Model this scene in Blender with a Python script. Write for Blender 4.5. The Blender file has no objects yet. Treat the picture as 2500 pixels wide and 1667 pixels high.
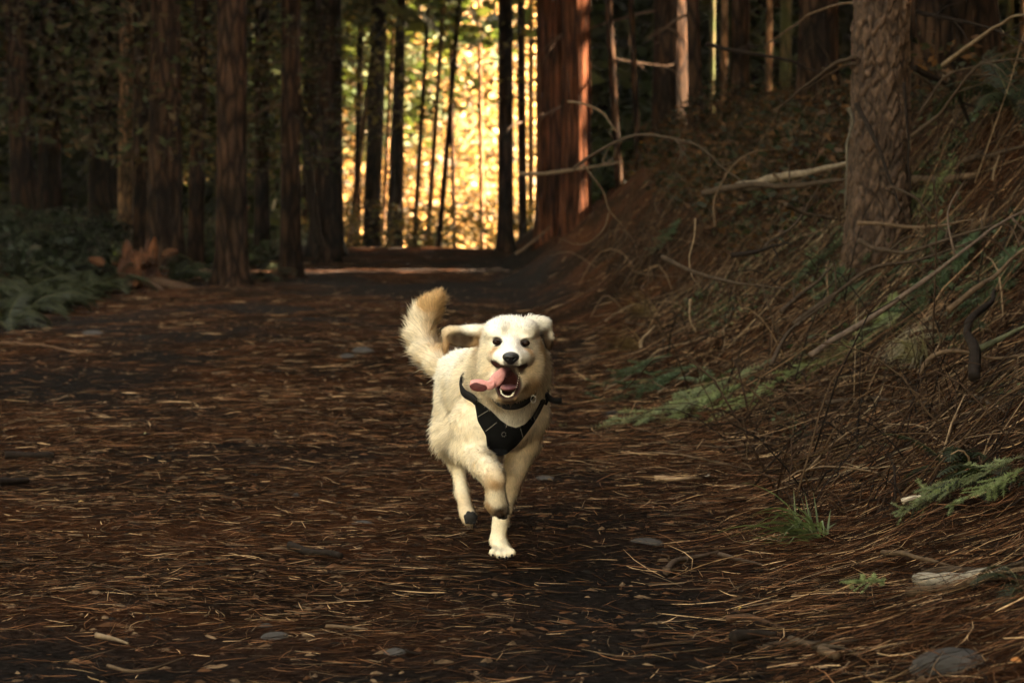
import bpy, math, random
import numpy as np
from mathutils import Vector
from mathutils.bvhtree import BVHTree
rng = np.random.default_rng(7); random.seed(7)
S = bpy.context.scene
C = S.collection
R = math.radians
# ------------------------------------------------------------------ camera
F = 5903.0; HZ = 590.0; CZ = 0.82            # focal length in photo pixels, horizon row, eye height
cd = bpy.data.cameras.new('camera'); cam = bpy.data.objects.new('camera', cd); C.objects.link(cam)
cd.sensor_width = 36; cd.lens = F/2500*36; cd.shift_y = (HZ-833.5)/2500
cd.clip_start = 0.1; cd.clip_end = 2000
cam.location = (0, 0, CZ); cam.rotation_euler = (R(90), 0, 0)
cd.dof.use_dof = True; cd.dof.focus_distance = 5.95; cd.dof.aperture_fstop = 7.1
S.camera = cam
# ------------------------------------------------------------------ sky and sun
SAZ, SEL = R(79), R(33)                       # sun azimuth clockwise from +Y, elevation
w = bpy.data.worlds.new('World'); S.world = w; w.use_nodes = True
nt = w.node_tree; bg = nt.nodes['Background']
sky = nt.nodes.new('ShaderNodeTexSky'); sky.sky_type = 'NISHITA'; sky.sun_disc = False
sky.sun_elevation = SEL; sky.sun_rotation = SAZ; sky.air_density = 1.0; sky.dust_density = 3.0; sky.ozone_density = 0.6
mx = nt.nodes.new('ShaderNodeMix'); mx.data_type = 'RGBA'; mx.blend_type = 'MULTIPLY'; mx.inputs[0].default_value = 1
mx.inputs[7].default_value = (1.0, 0.69, 0.39, 1)
nt.links.new(sky.outputs[0], mx.inputs[6]); nt.links.new(mx.outputs[2], bg.inputs[0]); bg.inputs[1].default_value = 0.15
sd = bpy.data.lights.new('sun', 'SUN'); sun = bpy.data.objects.new('sun', sd); C.objects.link(sun)
sd.energy = 5.0; sd.angle = R(0.6); sd.color = (1.0, 0.77, 0.52)
SV = Vector((math.sin(SAZ)*math.cos(SEL), math.cos(SAZ)*math.cos(SEL), math.sin(SEL)))
sun.rotation_euler = (-SV).to_track_quat('-Z', 'Y').to_euler(); sun.location = (20, 10, 30)
vs = S.view_settings; vs.view_transform = 'Standard'; vs.look = 'None'; vs.gamma = 1; vs.use_curve_mapping = False
vs.exposure = 4.8
# ------------------------------------------------------------------ numpy noise
def _h(ix, iy, iz, seed):
    n = (ix*73856093 ^ iy*19349663 ^ iz*83492791 ^ (seed*2654435761 & 0x7fffffff)).astype(np.int64) & 0x7fffffff
    n = ((n >> 13) ^ n) & 0x7fffffff
    n = (n*((n*n*15731 + 789221) & 0x7fffffff) + 1376312589) & 0x7fffffff
    return n/float(0x7fffffff)
def vn(p, seed=0):
    p = np.asarray(p, float); i = np.floor(p).astype(np.int64); f = p-i; f = f*f*(3-2*f)
    out = 0
    for a in (0, 1):
        wx = f[..., 0] if a else 1-f[..., 0]
        for b in (0, 1):
            wy = f[..., 1] if b else 1-f[..., 1]
            for c in (0, 1):
                wz = f[..., 2] if c else 1-f[..., 2]
                out = out + wx*wy*wz*_h(i[..., 0]+a, i[..., 1]+b, i[..., 2]+c, seed)
    return out*2-1
def fbm(p, o=4, seed=0):
    p = np.asarray(p, float); s = 0; a = 1; t = 0
    for k in range(o):
        s = s+a*vn(p*(2**k)+k*17.3, seed+k); t += a; a *= .5
    return s/t
def fb2(x, y, sc, o=4, seed=0):
    x = np.asarray(x, float); y = np.asarray(y, float)
    return fbm(np.stack([x*sc, y*sc, np.zeros_like(x)+.37], -1), o, seed)
def sstep(a, b, x):
    t = np.clip((x-a)/(b-a), 0, 1); return t*t*(3-2*t)
def lerp(a, b, t): return a+(b-a)*t
# ------------------------------------------------------------------ ground height
def gz(x, y, fine=True):
    x = np.asarray(x, float); y = np.asarray(y, float)
    z = 0.02*np.clip(y-6.5, 0, 34) + 0.0*x
    z = z + .035*sstep(32, 37, y)*sstep(44, 39, y)*(1+fb2(x, y, .55, 3, 61)*2.2) - 2.2*sstep(40, 62, y) - 0.02*np.clip(y-62, 0, 200)
    k = sstep(11, 28, y)
    xs = lerp(.38, -.05, k) + .12*np.sin(y*.9) + .08*np.sin(y*2.3+1)
    wd = lerp(2.3, 2.2, k)
    hb = 1.28 + .25*sstep(10, 26, y) + .12*np.sin(y*.5+.6)
    t = np.clip((x-xs)/wd, 0, 1)
    bank = hb*lerp(t**2.1, .35*t*t*(3-2*t)+.65*t**1.25, sstep(9, 20, y))
    bank = bank*(1-sstep(46, 60, y))
    z = z + bank + .10*np.clip(x-xs-wd, 0, 8)
    xl = -4.2 - .03*y*0 + .25*np.sin(y*.35)
    l = np.clip((xl-x)/1.6, 0, 1)
    z = z + .42*l*l*(3-2*l)*(1-sstep(46, 60, y)) + .06*np.clip(xl-x-1.6, 0, 10)
    if fine:
        z = z + .034*fb2(x, y, 1.1, 3, 5)*(1+2.4*t) + .012*fb2(x, y, 6, 3, 9)*(1+2.5*t)
        z = z - .03*np.exp(-((x+1.0)/.25)**2)*0
    return z
def PX(px, py, Y):
    return np.array([(px-1250)/F*Y, Y, CZ-(py-HZ)/F*Y])
def hit(px, py):
    y = np.arange(3.2, 44, .02)
    x = (px-1250)/F*y; zr = CZ-(py-HZ)/F*y
    d = zr-gz(x, y)
    k = np.argmax(d < 0) if (d < 0).any() else len(y)-1
    return np.array([x[k], y[k], float(gz(x[k], y[k]))])
# ------------------------------------------------------------------ object helpers
def link(name, me, parent=None, mat=None, label=None, cat=None, group=None, kind=None, loc=None, rot=None):
    o = bpy.data.objects.new(name, me); C.objects.link(o)
    if parent: o.parent = parent
    if me is not None and mat is not None and len(me.materials) == 0:
        for m in (mat if isinstance(mat, (list, tuple)) else [mat]): me.materials.append(m)
    tag(o, label, cat, group, kind)
    if loc is not None: o.location = tuple(float(q) for q in loc)
    if rot is not None: o.rotation_euler = rot
    return o
def tag(o, label=None, cat=None, group=None, kind=None):
    if label: o['label'] = label
    if cat: o['category'] = cat
    if group: o['group'] = group
    if kind: o['kind'] = kind
def npmesh(name, v, f, col=None, smooth=True, normals=None, matidx=None):
    v = np.ascontiguousarray(v, dtype=np.float32)
    fs = f if isinstance(f, list) else [f]
    fs = [np.asarray(q, dtype=np.int32) for q in fs if len(q)]
    me = bpy.data.meshes.new(name)
    me.vertices.add(len(v)); me.vertices.foreach_set('co', v.ravel())
    loops = np.concatenate([q.ravel() for q in fs]); me.loops.add(len(loops)); me.loops.foreach_set('vertex_index', loops)
    tot = np.concatenate([np.full(len(q), q.shape[1], np.int32) for q in fs])
    st = np.concatenate([[0], np.cumsum(tot)[:-1]]).astype(np.int32)
    me.polygons.add(len(tot)); me.polygons.foreach_set('loop_start', st)
    if matidx is not None: me.polygons.foreach_set('material_index', matidx.astype(np.int32))
    me.update(calc_edges=True)
    me.polygons.foreach_set('use_smooth', np.full(len(tot), smooth))
    if col is not None:
        a = me.color_attributes.new('col', 'FLOAT_COLOR', 'POINT')
        cc = np.ones((len(v), 4), np.float32); cc[:, :3] = col; a.data.foreach_set('color', cc.ravel())
    if normals is not None:
        me.normals_split_custom_set_from_vertices(normals.tolist())
    me.update(); return me
class MB:
    def __init__(s): s.v = []; s.q = []; s.t = []; s.c = []; s.n = 0
    def add(s, v, q=None, t=None, c=None):
        v = np.asarray(v, float); s.v.append(v)
        if q is not None and len(q): s.q.append(np.asarray(q)+s.n)
        if t is not None and len(t): s.t.append(np.asarray(t)+s.n)
        s.c.append(np.broadcast_to(np.asarray(c if c is not None else (1, 1, 1), float), (len(v), 3)))
        s.n += len(v)
    def mesh(s, name, smooth=True):
        f = []
        if s.q: f.append(np.concatenate(s.q))
        if s.t: f.append(np.concatenate(s.t))
        return npmesh(name, np.concatenate(s.v), f, np.concatenate(s.c), smooth)
def smoothpath(P, n=24):
    P = np.asarray(P, float)
    if len(P) < 3:
        t = np.linspace(0, 1, n)[:, None]; return P[0]*(1-t)+P[-1]*t
    Q = np.vstack([2*P[0]-P[1], P, 2*P[-1]-P[-2]]); out = []
    m = len(P)-1
    for u in np.linspace(0, m-1e-6, n):
        i = int(u); t = u-i; a, b, c, d = Q[i], Q[i+1], Q[i+2], Q[i+3]
        out.append(.5*((2*b)+(-a+c)*t+(2*a-5*b+4*c-d)*t*t+(-a+3*b-3*c+d)*t**3))
    return np.array(out)
def tube(P, r, k=7, flat=1.0, rough=0.0, seed=0):
    P = np.asarray(P, float); n = len(P); r = np.broadcast_to(np.asarray(r, float), (n,))
    T = np.gradient(P, axis=0); T /= np.linalg.norm(T, axis=1)[:, None]+1e-9
    ref = np.array([0, 0, 1.]) if abs(T[:, 2]).mean() < .8 else np.array([0, 1., 0])
    A = np.cross(T, ref); A /= np.linalg.norm(A, axis=1)[:, None]+1e-9; B = np.cross(T, A)
    th = np.linspace(0, 2*np.pi, k, endpoint=False)
    V = P[:, None]+r[:, None, None]*(np.cos(th)[None, :, None]*A[:, None]+flat*np.sin(th)[None, :, None]*B[:, None])
    if rough:
        d = vn(V*(1/(r.mean()*1.3)), seed)[..., None]
        V = V+(V-P[:, None])*rough*d
    V = V.reshape(-1, 3)
    i = np.arange(n-1)[:, None]*k; j = np.arange(k)[None]; j2 = (j+1) % k
    q = np.stack([i+j, i+j2, i+k+j2, i+k+j], -1).reshape(-1, 4)
    V = np.vstack([V, P[0], P[-1]]); a = n*k
    jj = np.arange(k); t = np.vstack([np.stack([np.full(k, a), (jj+1) % k, jj], 1), np.stack([np.full(k, a+1), (n-1)*k+jj, (n-1)*k+(jj+1) % k], 1)])
    return V, q, t
# ------------------------------------------------------------------ materials
def mat(name, color=(.1, .1, .1), rough=.8, attr=False, scale=(8, 8, 8), var=.5, bump=.3, bdist=.01, trans=0.0, spec=.3, detail=6, tcol=None, hue=None):
    m = bpy.data.materials.new(name); m.use_nodes = True; n = m.node_tree; b = n.nodes['Principled BSDF']; L = n.links.new
    b.inputs['Roughness'].default_value = rough; b.inputs['Specular IOR Level'].default_value = spec
    tc = n.nodes.new('ShaderNodeTexCoord'); mp = n.nodes.new('ShaderNodeMapping'); mp.inputs['Scale'].default_value = scale
    L(tc.outputs['Object'], mp.inputs[0])
    no = n.nodes.new('ShaderNodeTexNoise'); no.inputs['Scale'].default_value = 1; no.inputs['Detail'].default_value = detail; no.inputs['Roughness'].default_value = .65
    L(mp.outputs[0], no.inputs['Vector'])
    cr = n.nodes.new('ShaderNodeValToRGB'); cr.color_ramp.elements[0].position = .3; cr.color_ramp.elements[1].position = .72
    lo = 1-var; hi = 1+var
    h = hue or (1, 1, 1)
    cr.color_ramp.elements[0].color = (lo, lo, lo, 1); cr.color_ramp.elements[1].color = (hi*h[0], hi*h[1], hi*h[2], 1)
    L(no.outputs[0], cr.inputs[0])
    mu = n.nodes.new('ShaderNodeMix'); mu.data_type = 'RGBA'; mu.blend_type = 'MULTIPLY'; mu.inputs[0].default_value = 1; mu.clamp_result = False
    L(cr.outputs[0], mu.inputs[6])
    if attr:
        at = n.nodes.new('ShaderNodeAttribute'); at.attribute_name = 'col'; L(at.outputs['Color'], mu.inputs[7])
    else: mu.inputs[7].default_value = (*color, 1)
    L(mu.outputs[2], b.inputs['Base Color'])
    if bump:
        bp = n.nodes.new('ShaderNodeBump'); bp.inputs['Strength'].default_value = bump; bp.inputs['Distance'].default_value = bdist
        L(no.outputs[0], bp.inputs['Height']); L(bp.outputs[0], b.inputs['Normal'])
    if trans:
        tr = n.nodes.new('ShaderNodeBsdfTranslucent'); ms = n.nodes.new('ShaderNodeMixShader'); ms.inputs[0].default_value = trans
        if tcol:
            m2 = n.nodes.new('ShaderNodeMix'); m2.data_type = 'RGBA'; m2.blend_type = 'MULTIPLY'; m2.inputs[0].default_value = 1
            m2.inputs[7].default_value = (*tcol, 1); L(mu.outputs[2], m2.inputs[6]); L(m2.outputs[2], tr.inputs[0])
        else: L(mu.outputs[2], tr.inputs[0])
        L(b.outputs[0], ms.inputs[1]); L(tr.outputs[0], ms.inputs[2]); L(ms.outputs[0], n.nodes['Material Output'].inputs[0])
    return m
def bark_mat(name, dark, light, vscale=(14, 14, 4), bump=.8, moss=None):
    m = bpy.data.materials.new(name); m.use_nodes = True; n = m.node_tree; b = n.nodes['Principled BSDF']; L = n.links.new
    b.inputs['Roughness'].default_value = .95; b.inputs['Specular IOR Level'].default_value = .05
    tc = n.nodes.new('ShaderNodeTexCoord'); mp = n.nodes.new('ShaderNodeMapping'); mp.inputs['Scale'].default_value = vscale; L(tc.outputs['Object'], mp.inputs[0])
    d = n.nodes.new('ShaderNodeTexNoise'); d.inputs['Scale'].default_value = .8; d.inputs['Detail'].default_value = 3; L(mp.outputs[0], d.inputs['Vector'])
    av = n.nodes.new('ShaderNodeMix'); av.data_type = 'RGBA'; av.inputs[0].default_value = .25; L(mp.outputs[0], av.inputs[6]); L(d.outputs[1], av.inputs[7])
    vo = n.nodes.new('ShaderNodeTexVoronoi'); vo.feature = 'DISTANCE_TO_EDGE'; vo.inputs['Scale'].default_value = 1.3; L(av.outputs[2], vo.inputs['Vector'])
    no = n.nodes.new('ShaderNodeTexNoise'); no.inputs['Scale'].default_value = 4; no.inputs['Detail'].default_value = 7; no.inputs['Roughness'].default_value = .7; L(mp.outputs[0], no.inputs['Vector'])
    cr = n.nodes.new('ShaderNodeValToRGB'); e = cr.color_ramp.elements; e[0].position = 0.0; e[0].color = (*dark, 1); e[1].position = .22; e[1].color = (*light, 1)
    L(vo.outputs[0], cr.inputs[0])
    c2 = n.nodes.new('ShaderNodeValToRGB'); c2.color_ramp.elements[0].position = .3; c2.color_ramp.elements[0].color = (.35, .35, .35, 1); c2.color_ramp.elements[1].position = .7; c2.color_ramp.elements[1].color = (1.4, 1.35, 1.3, 1)
    L(no.outputs[0], c2.inputs[0])
    mu = n.nodes.new('ShaderNodeMix'); mu.data_type = 'RGBA'; mu.blend_type = 'MULTIPLY'; mu.inputs[0].default_value = 1; L(cr.outputs[0], mu.inputs[6]); L(c2.outputs[0], mu.inputs[7])
    nl = n.nodes.new('ShaderNodeTexNoise'); nl.inputs['Scale'].default_value = 1.6; nl.inputs['Detail'].default_value = 6; L(tc.outputs['Object'], nl.inputs['Vector'])
    cl_ = n.nodes.new('ShaderNodeValToRGB'); cl_.color_ramp.elements[0].position = .35; cl_.color_ramp.elements[0].color = (.35, .36, .35, 1); cl_.color_ramp.elements[1].position = .68; cl_.color_ramp.elements[1].color = (1.35, 1.25, 1.2, 1)
    L(nl.outputs[0], cl_.inputs[0]); ml = n.nodes.new('ShaderNodeMix'); ml.data_type = 'RGBA'; ml.blend_type = 'MULTIPLY'; ml.inputs[0].default_value = 1; L(mu.outputs[2], ml.inputs[6]); L(cl_.outputs[0], ml.inputs[7])
    out = ml.outputs[2]
    if moss:
        n3 = n.nodes.new('ShaderNodeTexNoise'); n3.inputs['Scale'].default_value = 2.2; n3.inputs['Detail'].default_value = 5; L(tc.outputs['Object'], n3.inputs['Vector'])
        c3 = n.nodes.new('ShaderNodeValToRGB'); c3.color_ramp.elements[0].position = .45; c3.color_ramp.elements[1].position = .6; L(n3.outputs[0], c3.inputs[0])
        m3 = n.nodes.new('ShaderNodeMix'); m3.data_type = 'RGBA'; L(c3.outputs[0], m3.inputs[0]); L(out, m3.inputs[6]); m3.inputs[7].default_value = (*moss, 1); out = m3.outputs[2]
    L(out, b.inputs['Base Color'])
    ad = n.nodes.new('ShaderNodeMath'); ad.operation = 'MULTIPLY_ADD'; L(no.outputs[0], ad.inputs[0]); ad.inputs[1].default_value = .35; 
    mi = n.nodes.new('ShaderNodeMath'); mi.operation = 'MINIMUM'; L(vo.outputs[0], mi.inputs[0]); mi.inputs[1].default_value = .25; L(mi.outputs[0], ad.inputs[2])
    bp = n.nodes.new('ShaderNodeBump'); bp.inputs['Strength'].default_value = bump; bp.inputs['Distance'].default_value = .03; L(ad.outputs[0], bp.inputs['Height']); L(bp.outputs[0], b.inputs['Normal'])
    return m
M = {}
M['ground'] = mat('needle_floor', attr=True, rough=.95, scale=(45, 45, 45), var=.75, bump=1.0, bdist=.02, detail=9, spec=.0)
M['litter'] = mat('dry_needles', attr=True, rough=.8, scale=(30, 30, 30), var=.35, bump=0, trans=.0, spec=.05)
M['wood'] = mat('dead_wood', attr=True, rough=.9, spec=.06, scale=(40, 40, 40), var=.45, bump=.5, bdist=.004)
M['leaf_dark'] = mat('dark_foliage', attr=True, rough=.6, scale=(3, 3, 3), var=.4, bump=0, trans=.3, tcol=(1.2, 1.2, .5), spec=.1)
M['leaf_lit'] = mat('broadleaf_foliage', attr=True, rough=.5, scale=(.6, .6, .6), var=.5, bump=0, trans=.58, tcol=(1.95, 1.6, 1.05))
M['fern'] = mat('fern_green', attr=True, rough=.5, scale=(6, 6, 6), var=.35, bump=0, trans=.25, tcol=(1.1, 1.2, .5), spec=.12)
M['stone'] = mat('grey_stone', (.042, .037, .034), .9, scale=(14, 14, 14), var=.4, bump=.7, bdist=.01, spec=.1)
M['bark_near'] = bark_mat('pine_bark_near', (.012, .008, .006), (.13, .085, .06), (16, 16, 7), 1.0)
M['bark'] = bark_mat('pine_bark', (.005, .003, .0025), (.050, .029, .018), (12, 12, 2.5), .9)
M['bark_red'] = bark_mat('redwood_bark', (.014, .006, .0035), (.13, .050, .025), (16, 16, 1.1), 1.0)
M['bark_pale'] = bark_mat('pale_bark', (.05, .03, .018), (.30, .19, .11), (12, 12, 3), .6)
M['bark_moss'] = bark_mat('mossy_bark', (.03, .03, .015), (.15, .12, .065), (12, 12, 3), .6, moss=(.065, .075, .03))
# ------------------------------------------------------------------ ground sheet
ys = np.concatenate([np.linspace(-40, 2, 30)[:-1], np.linspace(2, 14, 420)[:-1], 14*np.exp(np.linspace(0, math.log(48/14), 230))[:-1], np.linspace(48, 400, 90)])
a = np.linspace(-3.2, 3.2, 380)[1:-1]; xs_ = np.concatenate([[-300, -150, -80, -45, -30, -22, -17, -13, -10, -8, -6.5, -5.6], np.linspace(-5.2, -3.25, 50), a, np.linspace(3.25, 6.2, 60), [6.6, 7.5, 9, 11, 14, 18, 24, 34, 50, 90, 160, 300]])
X, Y = np.meshgrid(xs_, ys)
Z = gz(X, Y)
nearm = ((Y > 2.5) & (Y < 16))
Z = Z+np.where(nearm, .006*fb2(X, Y, 26, 2, 21), 0)
def litter_mask(x, y):                       # 1 where needles lie thick, 0 on bare trodden soil
    m = sstep(-.32, .25, fb2(x*1.0, y*.55, .9, 3, 33)+.25*fb2(x, y, 4, 2, 35))
    bank = sstep(.25, .7, x)+sstep(-3.6, -4.4, x)
    bare = np.exp(-(((x-.15-.055*(y-4.6))/.36)**2))*sstep(8.5, 6, y)
    return np.clip(np.maximum(m*.9, np.clip(bank, 0, 1))*(1-.92*bare), 0, 1)
lm = litter_mask(X, Y)[..., None]
soil = np.array([.0110, .0090, .0080]); red = np.array([.031, .0130, .0064]); red2 = np.array([.012, .0070, .0045])
tn = sstep(-.3, .3, fb2(X, Y, 2.1, 3, 41))[..., None]
colg = soil*(1-lm)+(red*tn+red2*(1-tn))*lm
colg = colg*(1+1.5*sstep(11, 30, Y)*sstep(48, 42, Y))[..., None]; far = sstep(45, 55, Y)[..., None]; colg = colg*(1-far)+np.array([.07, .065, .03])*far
nr, nc = X.shape
i = np.arange(nr-1)[:, None]*nc; j = np.arange(nc-1)[None]
q = np.stack([i+j, i+j+1, i+nc+j+1, i+nc+j], -1).reshape(-1, 4)
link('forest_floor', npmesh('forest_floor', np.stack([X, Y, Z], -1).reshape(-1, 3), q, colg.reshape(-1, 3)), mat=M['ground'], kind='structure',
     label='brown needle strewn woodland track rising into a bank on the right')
# ------------------------------------------------------------------ needle litter
def needles(n, xr, yr, L, W, pal, pw, seed, ydist=1.5, aim=None, aimk=0.0, lift=.006, curl=.5, maskp=1.0, seg=3, tilt=.10):
    g = np.random.default_rng(seed)
    y0, y1 = yr; u = g.random(n*3); e = 1-ydist
    y = (y0**(e+1)+u*(y1**(e+1)-y0**(e+1)))**(1/(e+1)) if abs(e+1) > 1e-3 else y0*(y1/y0)**u
    half = .2124*y+1.3
    x = (g.random(n*3)*2-1)*half
    ok = (x > xr[0]) & (x < xr[1]) & (g.random(n*3) < litter_mask(x, y)*maskp+(1-maskp)+.10)
    x = x[ok][:n]; y = y[ok][:n]; n = len(x)
    th = g.random(n)*2*np.pi
    if aim is not None:
        use = g.random(n) < aimk; th = np.where(use, aim+g.normal(0, .28, n), th)
    ln = L[0]+(L[1]-L[0])*g.random(n)**1.6; wd = W[0]+(W[1]-W[0])*g.random(n)**2
    cu = g.normal(0, curl, n)
    s = np.linspace(-.5, .5, seg+1)
    px = np.zeros((n, seg+1)); py = np.zeros((n, seg+1))
    ang = th[:, None]+cu[:, None]*s[None]
    dl = ln[:, None]/seg
    px[:, 1:] = np.cumsum(np.cos(ang[:, 1:])*dl, 1); py[:, 1:] = np.cumsum(np.sin(ang[:, 1:])*dl, 1)
    px += x[:, None]-px.mean(1, keepdims=True); py += y[:, None]-py.mean(1, keepdims=True)
    pz = gz(px, py)+.003+lift*g.random((n, 1))**2*2+np.abs(g.normal(0, tilt, (n, 1)))*ln[:, None]*(s[None]+.5)*.35
    # ribbon offset: perpendicular in plan, with a twist to face about
    tw = g.random(n)*np.pi
    ox = -np.sin(ang)*np.cos(tw)[:, None]; oy = np.cos(ang)*np.cos(tw)[:, None]; oz = np.sin(tw)[:, None]*np.ones_like(ox)
    prof = np.array([.7]+[1]*(seg-1)+[.25])
    hw = wd[:, None]*.5*prof[None]
    A = np.stack([px-ox*hw, py-oy*hw, pz-oz*hw*.8], -1); B = np.stack([px+ox*hw, py+oy*hw, pz+oz*hw*.8], -1)
    V = np.stack([A, B], 2).reshape(n, -1, 3); k = (seg+1)*2
    base = np.arange(n)[:, None, None]*k; qq = np.array([[2*t, 2*t+1, 2*t+3, 2*t+2] for t in range(seg)])[None]
    pal = np.array(pal); ci = g.choice(len(pal), n, p=np.array(pw)/sum(pw))
    col = pal[ci]*(.7+.6*g.random((n, 1)))
    V[..., 2] += 0
    return V.reshape(-1, 3), (base+qq).reshape(-1, 4), np.repeat(col, k, 0)
PAL = [(.015, .0075, .0042), (.052, .022, .010), (.145, .068, .032), (.42, .27, .145), (.005, .0035, .0028), (.12, .080, .048)]
m = MB()
for args in [dict(n=132000, xr=(-9, 9), yr=(3.9, 12), L=(.03, .115), W=(.0008, .0021), pal=PAL, pw=[32, 26, 14, 4.5, 22, 6], seed=1, ydist=1.3),
             dict(n=72000, xr=(-9, 9), yr=(9, 42), L=(.06, .18), W=(.002, .005), pal=PAL, pw=[30, 30, 16, 5, 18, 3], seed=2, ydist=1.6)]:
    v, qd, c = needles(**args); m.add(v, qd, None, c)
link('needle_litter', m.mesh('needle_litter', False), mat=M['litter'], kind='stuff', label='fallen pine needles strewn thickly over the track')
m = MB()
v, qd, c = needles(n=40000, xr=(.3, 9), yr=(3.9, 16), L=(.06, .20), W=(.0012, .0030), pal=PAL, pw=[34, 26, 14, 6, 22, 6], seed=3, ydist=1.3, aim=.2, aimk=.2, lift=.03, tilt=.3, curl=.9); m.add(v, qd, None, c)
v, qd, c = needles(n=2000, xr=(.9, 5), yr=(7, 15), L=(.3, .9), W=(.002, .006), pal=[(.06, .034, .018), (.14, .085, .045), (.02, .013, .009), (.26, .19, .11)], pw=[4, 3, 5, 1], seed=4, ydist=1.2, aim=.5, aimk=.55, lift=.05, curl=.35, tilt=.35, seg=4); m.add(v, qd, None, c)
link('bank_straw', m.mesh('bank_straw', False), mat=M['litter'], kind='stuff', label='dry straw and needles lying slantwise down the right bank')
# small clods, bark chips and cone scales
def lumps(n, yr, size, seed, pal, xr=(-9, 9), yd=1.3):
    g = np.random.default_rng(seed); u = g.random(n); e = 2-yd
    y = (yr[0]**e+u*(yr[1]**e-yr[0]**e))**(1/e); x = (g.random(n)*2-1)*(.2124*y+1.1); x = np.clip(x, *xr)
    s = size[0]+(size[1]-size[0])*g.random(n)**3
    ph = np.array([[1, 0, 0], [.5, .87, 0], [-.5, .87, 0], [-1, 0, 0], [-.5, -.87, 0], [.5, -.87, 0], [.25, .1, .6], [-.2, -.15, .7]])
    base = ph[None]*(.75+.5*g.random((n, 8, 3)))
    a = g.random(n)*6.28; ca, sa = np.cos(a), np.sin(a); el = (1+1.5*g.random(n))
    bx = base[..., 0]*el[:, None]; by = base[..., 1]*.7
    vx = bx*ca[:, None]-by*sa[:, None]; vy = bx*sa[:, None]+by*ca[:, None]
    V = np.stack([x[:, None]+vx*s[:, None], y[:, None]+vy*s[:, None], gz(x, y)[:, None]-.002+base[..., 2]*s[:, None]*.8], -1)
    T = np.array([[0, 1, 6], [1, 2, 6], [2, 7, 6], [2, 3, 7], [3, 4, 7], [4, 5, 7], [5, 6, 7], [5, 0, 6]])
    pal = np.array(pal); c = pal[g.integers(0, len(pal), n)]*(.6+.8*g.random((n, 1)))
    return V.reshape(-1, 3), (np.arange(n)[:, None, None]*8+T[None]).reshape(-1, 3), np.repeat(c, 8, 0)
m = MB()
v, t, c = lumps(36000, (3.9, 24), (.003, .015), 12, [(.03, .015, .008), (.07, .032, .015), (.008, .006, .005), (.11, .07, .04)]); m.add(v, None, t, c)
link('bark_chips', m.mesh('bark_chips', False), mat=M['wood'], kind='stuff', label='dark bark chips and clods trodden into the track')
# short twigs tangle
def twigs(n, xr, yr, L, r, seed, aim=None, aimk=0, rise=.15):
    g = np.random.default_rng(seed); m = MB(); k = 0
    while k < n:
        y = yr[0]+(yr[1]-yr[0])*g.random()**1.3; x = xr[0]+(xr[1]-xr[0])*g.random()
        if abs(x) > .2124*y+.5: continue
        l = L[0]+(L[1]-L[0])*g.random()**2; th = g.normal(aim, .4) if (aim is not None and g.random() < aimk) else g.random()*6.28
        P = [np.array([x, y])]; a = th
        for s in range(5):
            a += g.normal(0, .22); P.append(P[-1]+np.array([math.cos(a), math.sin(a)])*l/5)
        P = np.array(P); z = gz(P[:, 0], P[:, 1])+.006; z = z+abs(g.normal(0, rise))*l*np.sin(np.linspace(0, g.uniform(1.2, 3.1), 6))
        Q = np.column_stack([P, z]); rr = g.uniform(*r)*np.linspace(1, .35, 6)
        v, qd, t = tube(Q, rr, 4); c = np.array([(.030, .017, .010), (.060, .036, .020), (.012, .008, .006), (.15, .10, .06)][g.choice(4, p=[.4, .28, .25, .07])])*g.uniform(.7, 1.3)
        m.add(v, qd, t, c); k += 1
    return m
link('brushwood_tangle', twigs(6500, (.75, 5), (6.4, 24), (.08, .55), (.0014, .0048), 31, .6, .35, .45).mesh('brushwood_tangle'), mat=M['wood'], kind='stuff', label='tangle of fine dead twigs covering the right bank')
link('track_twigs', twigs(420, (-5, 2.5), (4, 16), (.04, .22), (.0015, .0045), 32, 0, .3, .03).mesh('track_twigs'), mat=M['wood'], kind='stuff', label='short broken twigs scattered on the track')
# ------------------------------------------------------------------ forest
def leafcloud(n, fn, size, seed, pal, flat=.5, aspect=1.6):
    g = np.random.default_rng(seed); p = fn(n, g); n = len(p)
    d = g.normal(size=(n, 3)); d[:, 2] *= flat; d /= np.linalg.norm(d, axis=1)[:, None]
    e = np.cross(d, g.normal(size=(n, 3))); e /= np.linalg.norm(e, axis=1)[:, None]
    s = (size[0]+(size[1]-size[0])*g.random(n))[:, None]
    V = np.stack([p-d*s*aspect*.5, p+e*s*.38, p+d*s*aspect*.5, p-e*s*.38], 1)
    pal = np.array(pal); c = pal[g.integers(0, len(pal), n)]*(.65+.7*g.random((n, 1)))
    return V.reshape(-1, 3), np.arange(n*4).reshape(-1, 4), np.repeat(c, 4, 0)
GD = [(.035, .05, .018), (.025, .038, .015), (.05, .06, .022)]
def crown_pts(h, r, layers, clump):
    def fn(n, g):
        k = g.integers(0, layers, n); t = (k+.5)/layers; z = t*h
        nb = 7; b = g.integers(0, nb, n); ang = b*2*np.pi/nb+k*1.3
        rad = r*(1-t)**.7*(.15+.95*g.random(n)**.7)
        spread = .16+.10*rad
        x = rad*np.cos(ang)+g.normal(0, 1, n)*spread*clump; y = rad*np.sin(ang)+g.normal(0, 1, n)*spread*clump
        return np.stack([x, y, z-rad*.22+g.normal(0, .12, n)], -1)
    return fn
CROWN = []
for s in range(3):
    v, qd, c = leafcloud(8500, crown_pts(13, 3.3, 15, 1.6), (.20, .42), 60+s, GD)
    mm = MB(); mm.add(v, qd, None, c); me = mm.mesh('crown', False); me.materials.append(M['leaf_dark']); CROWN.append(me)
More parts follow.
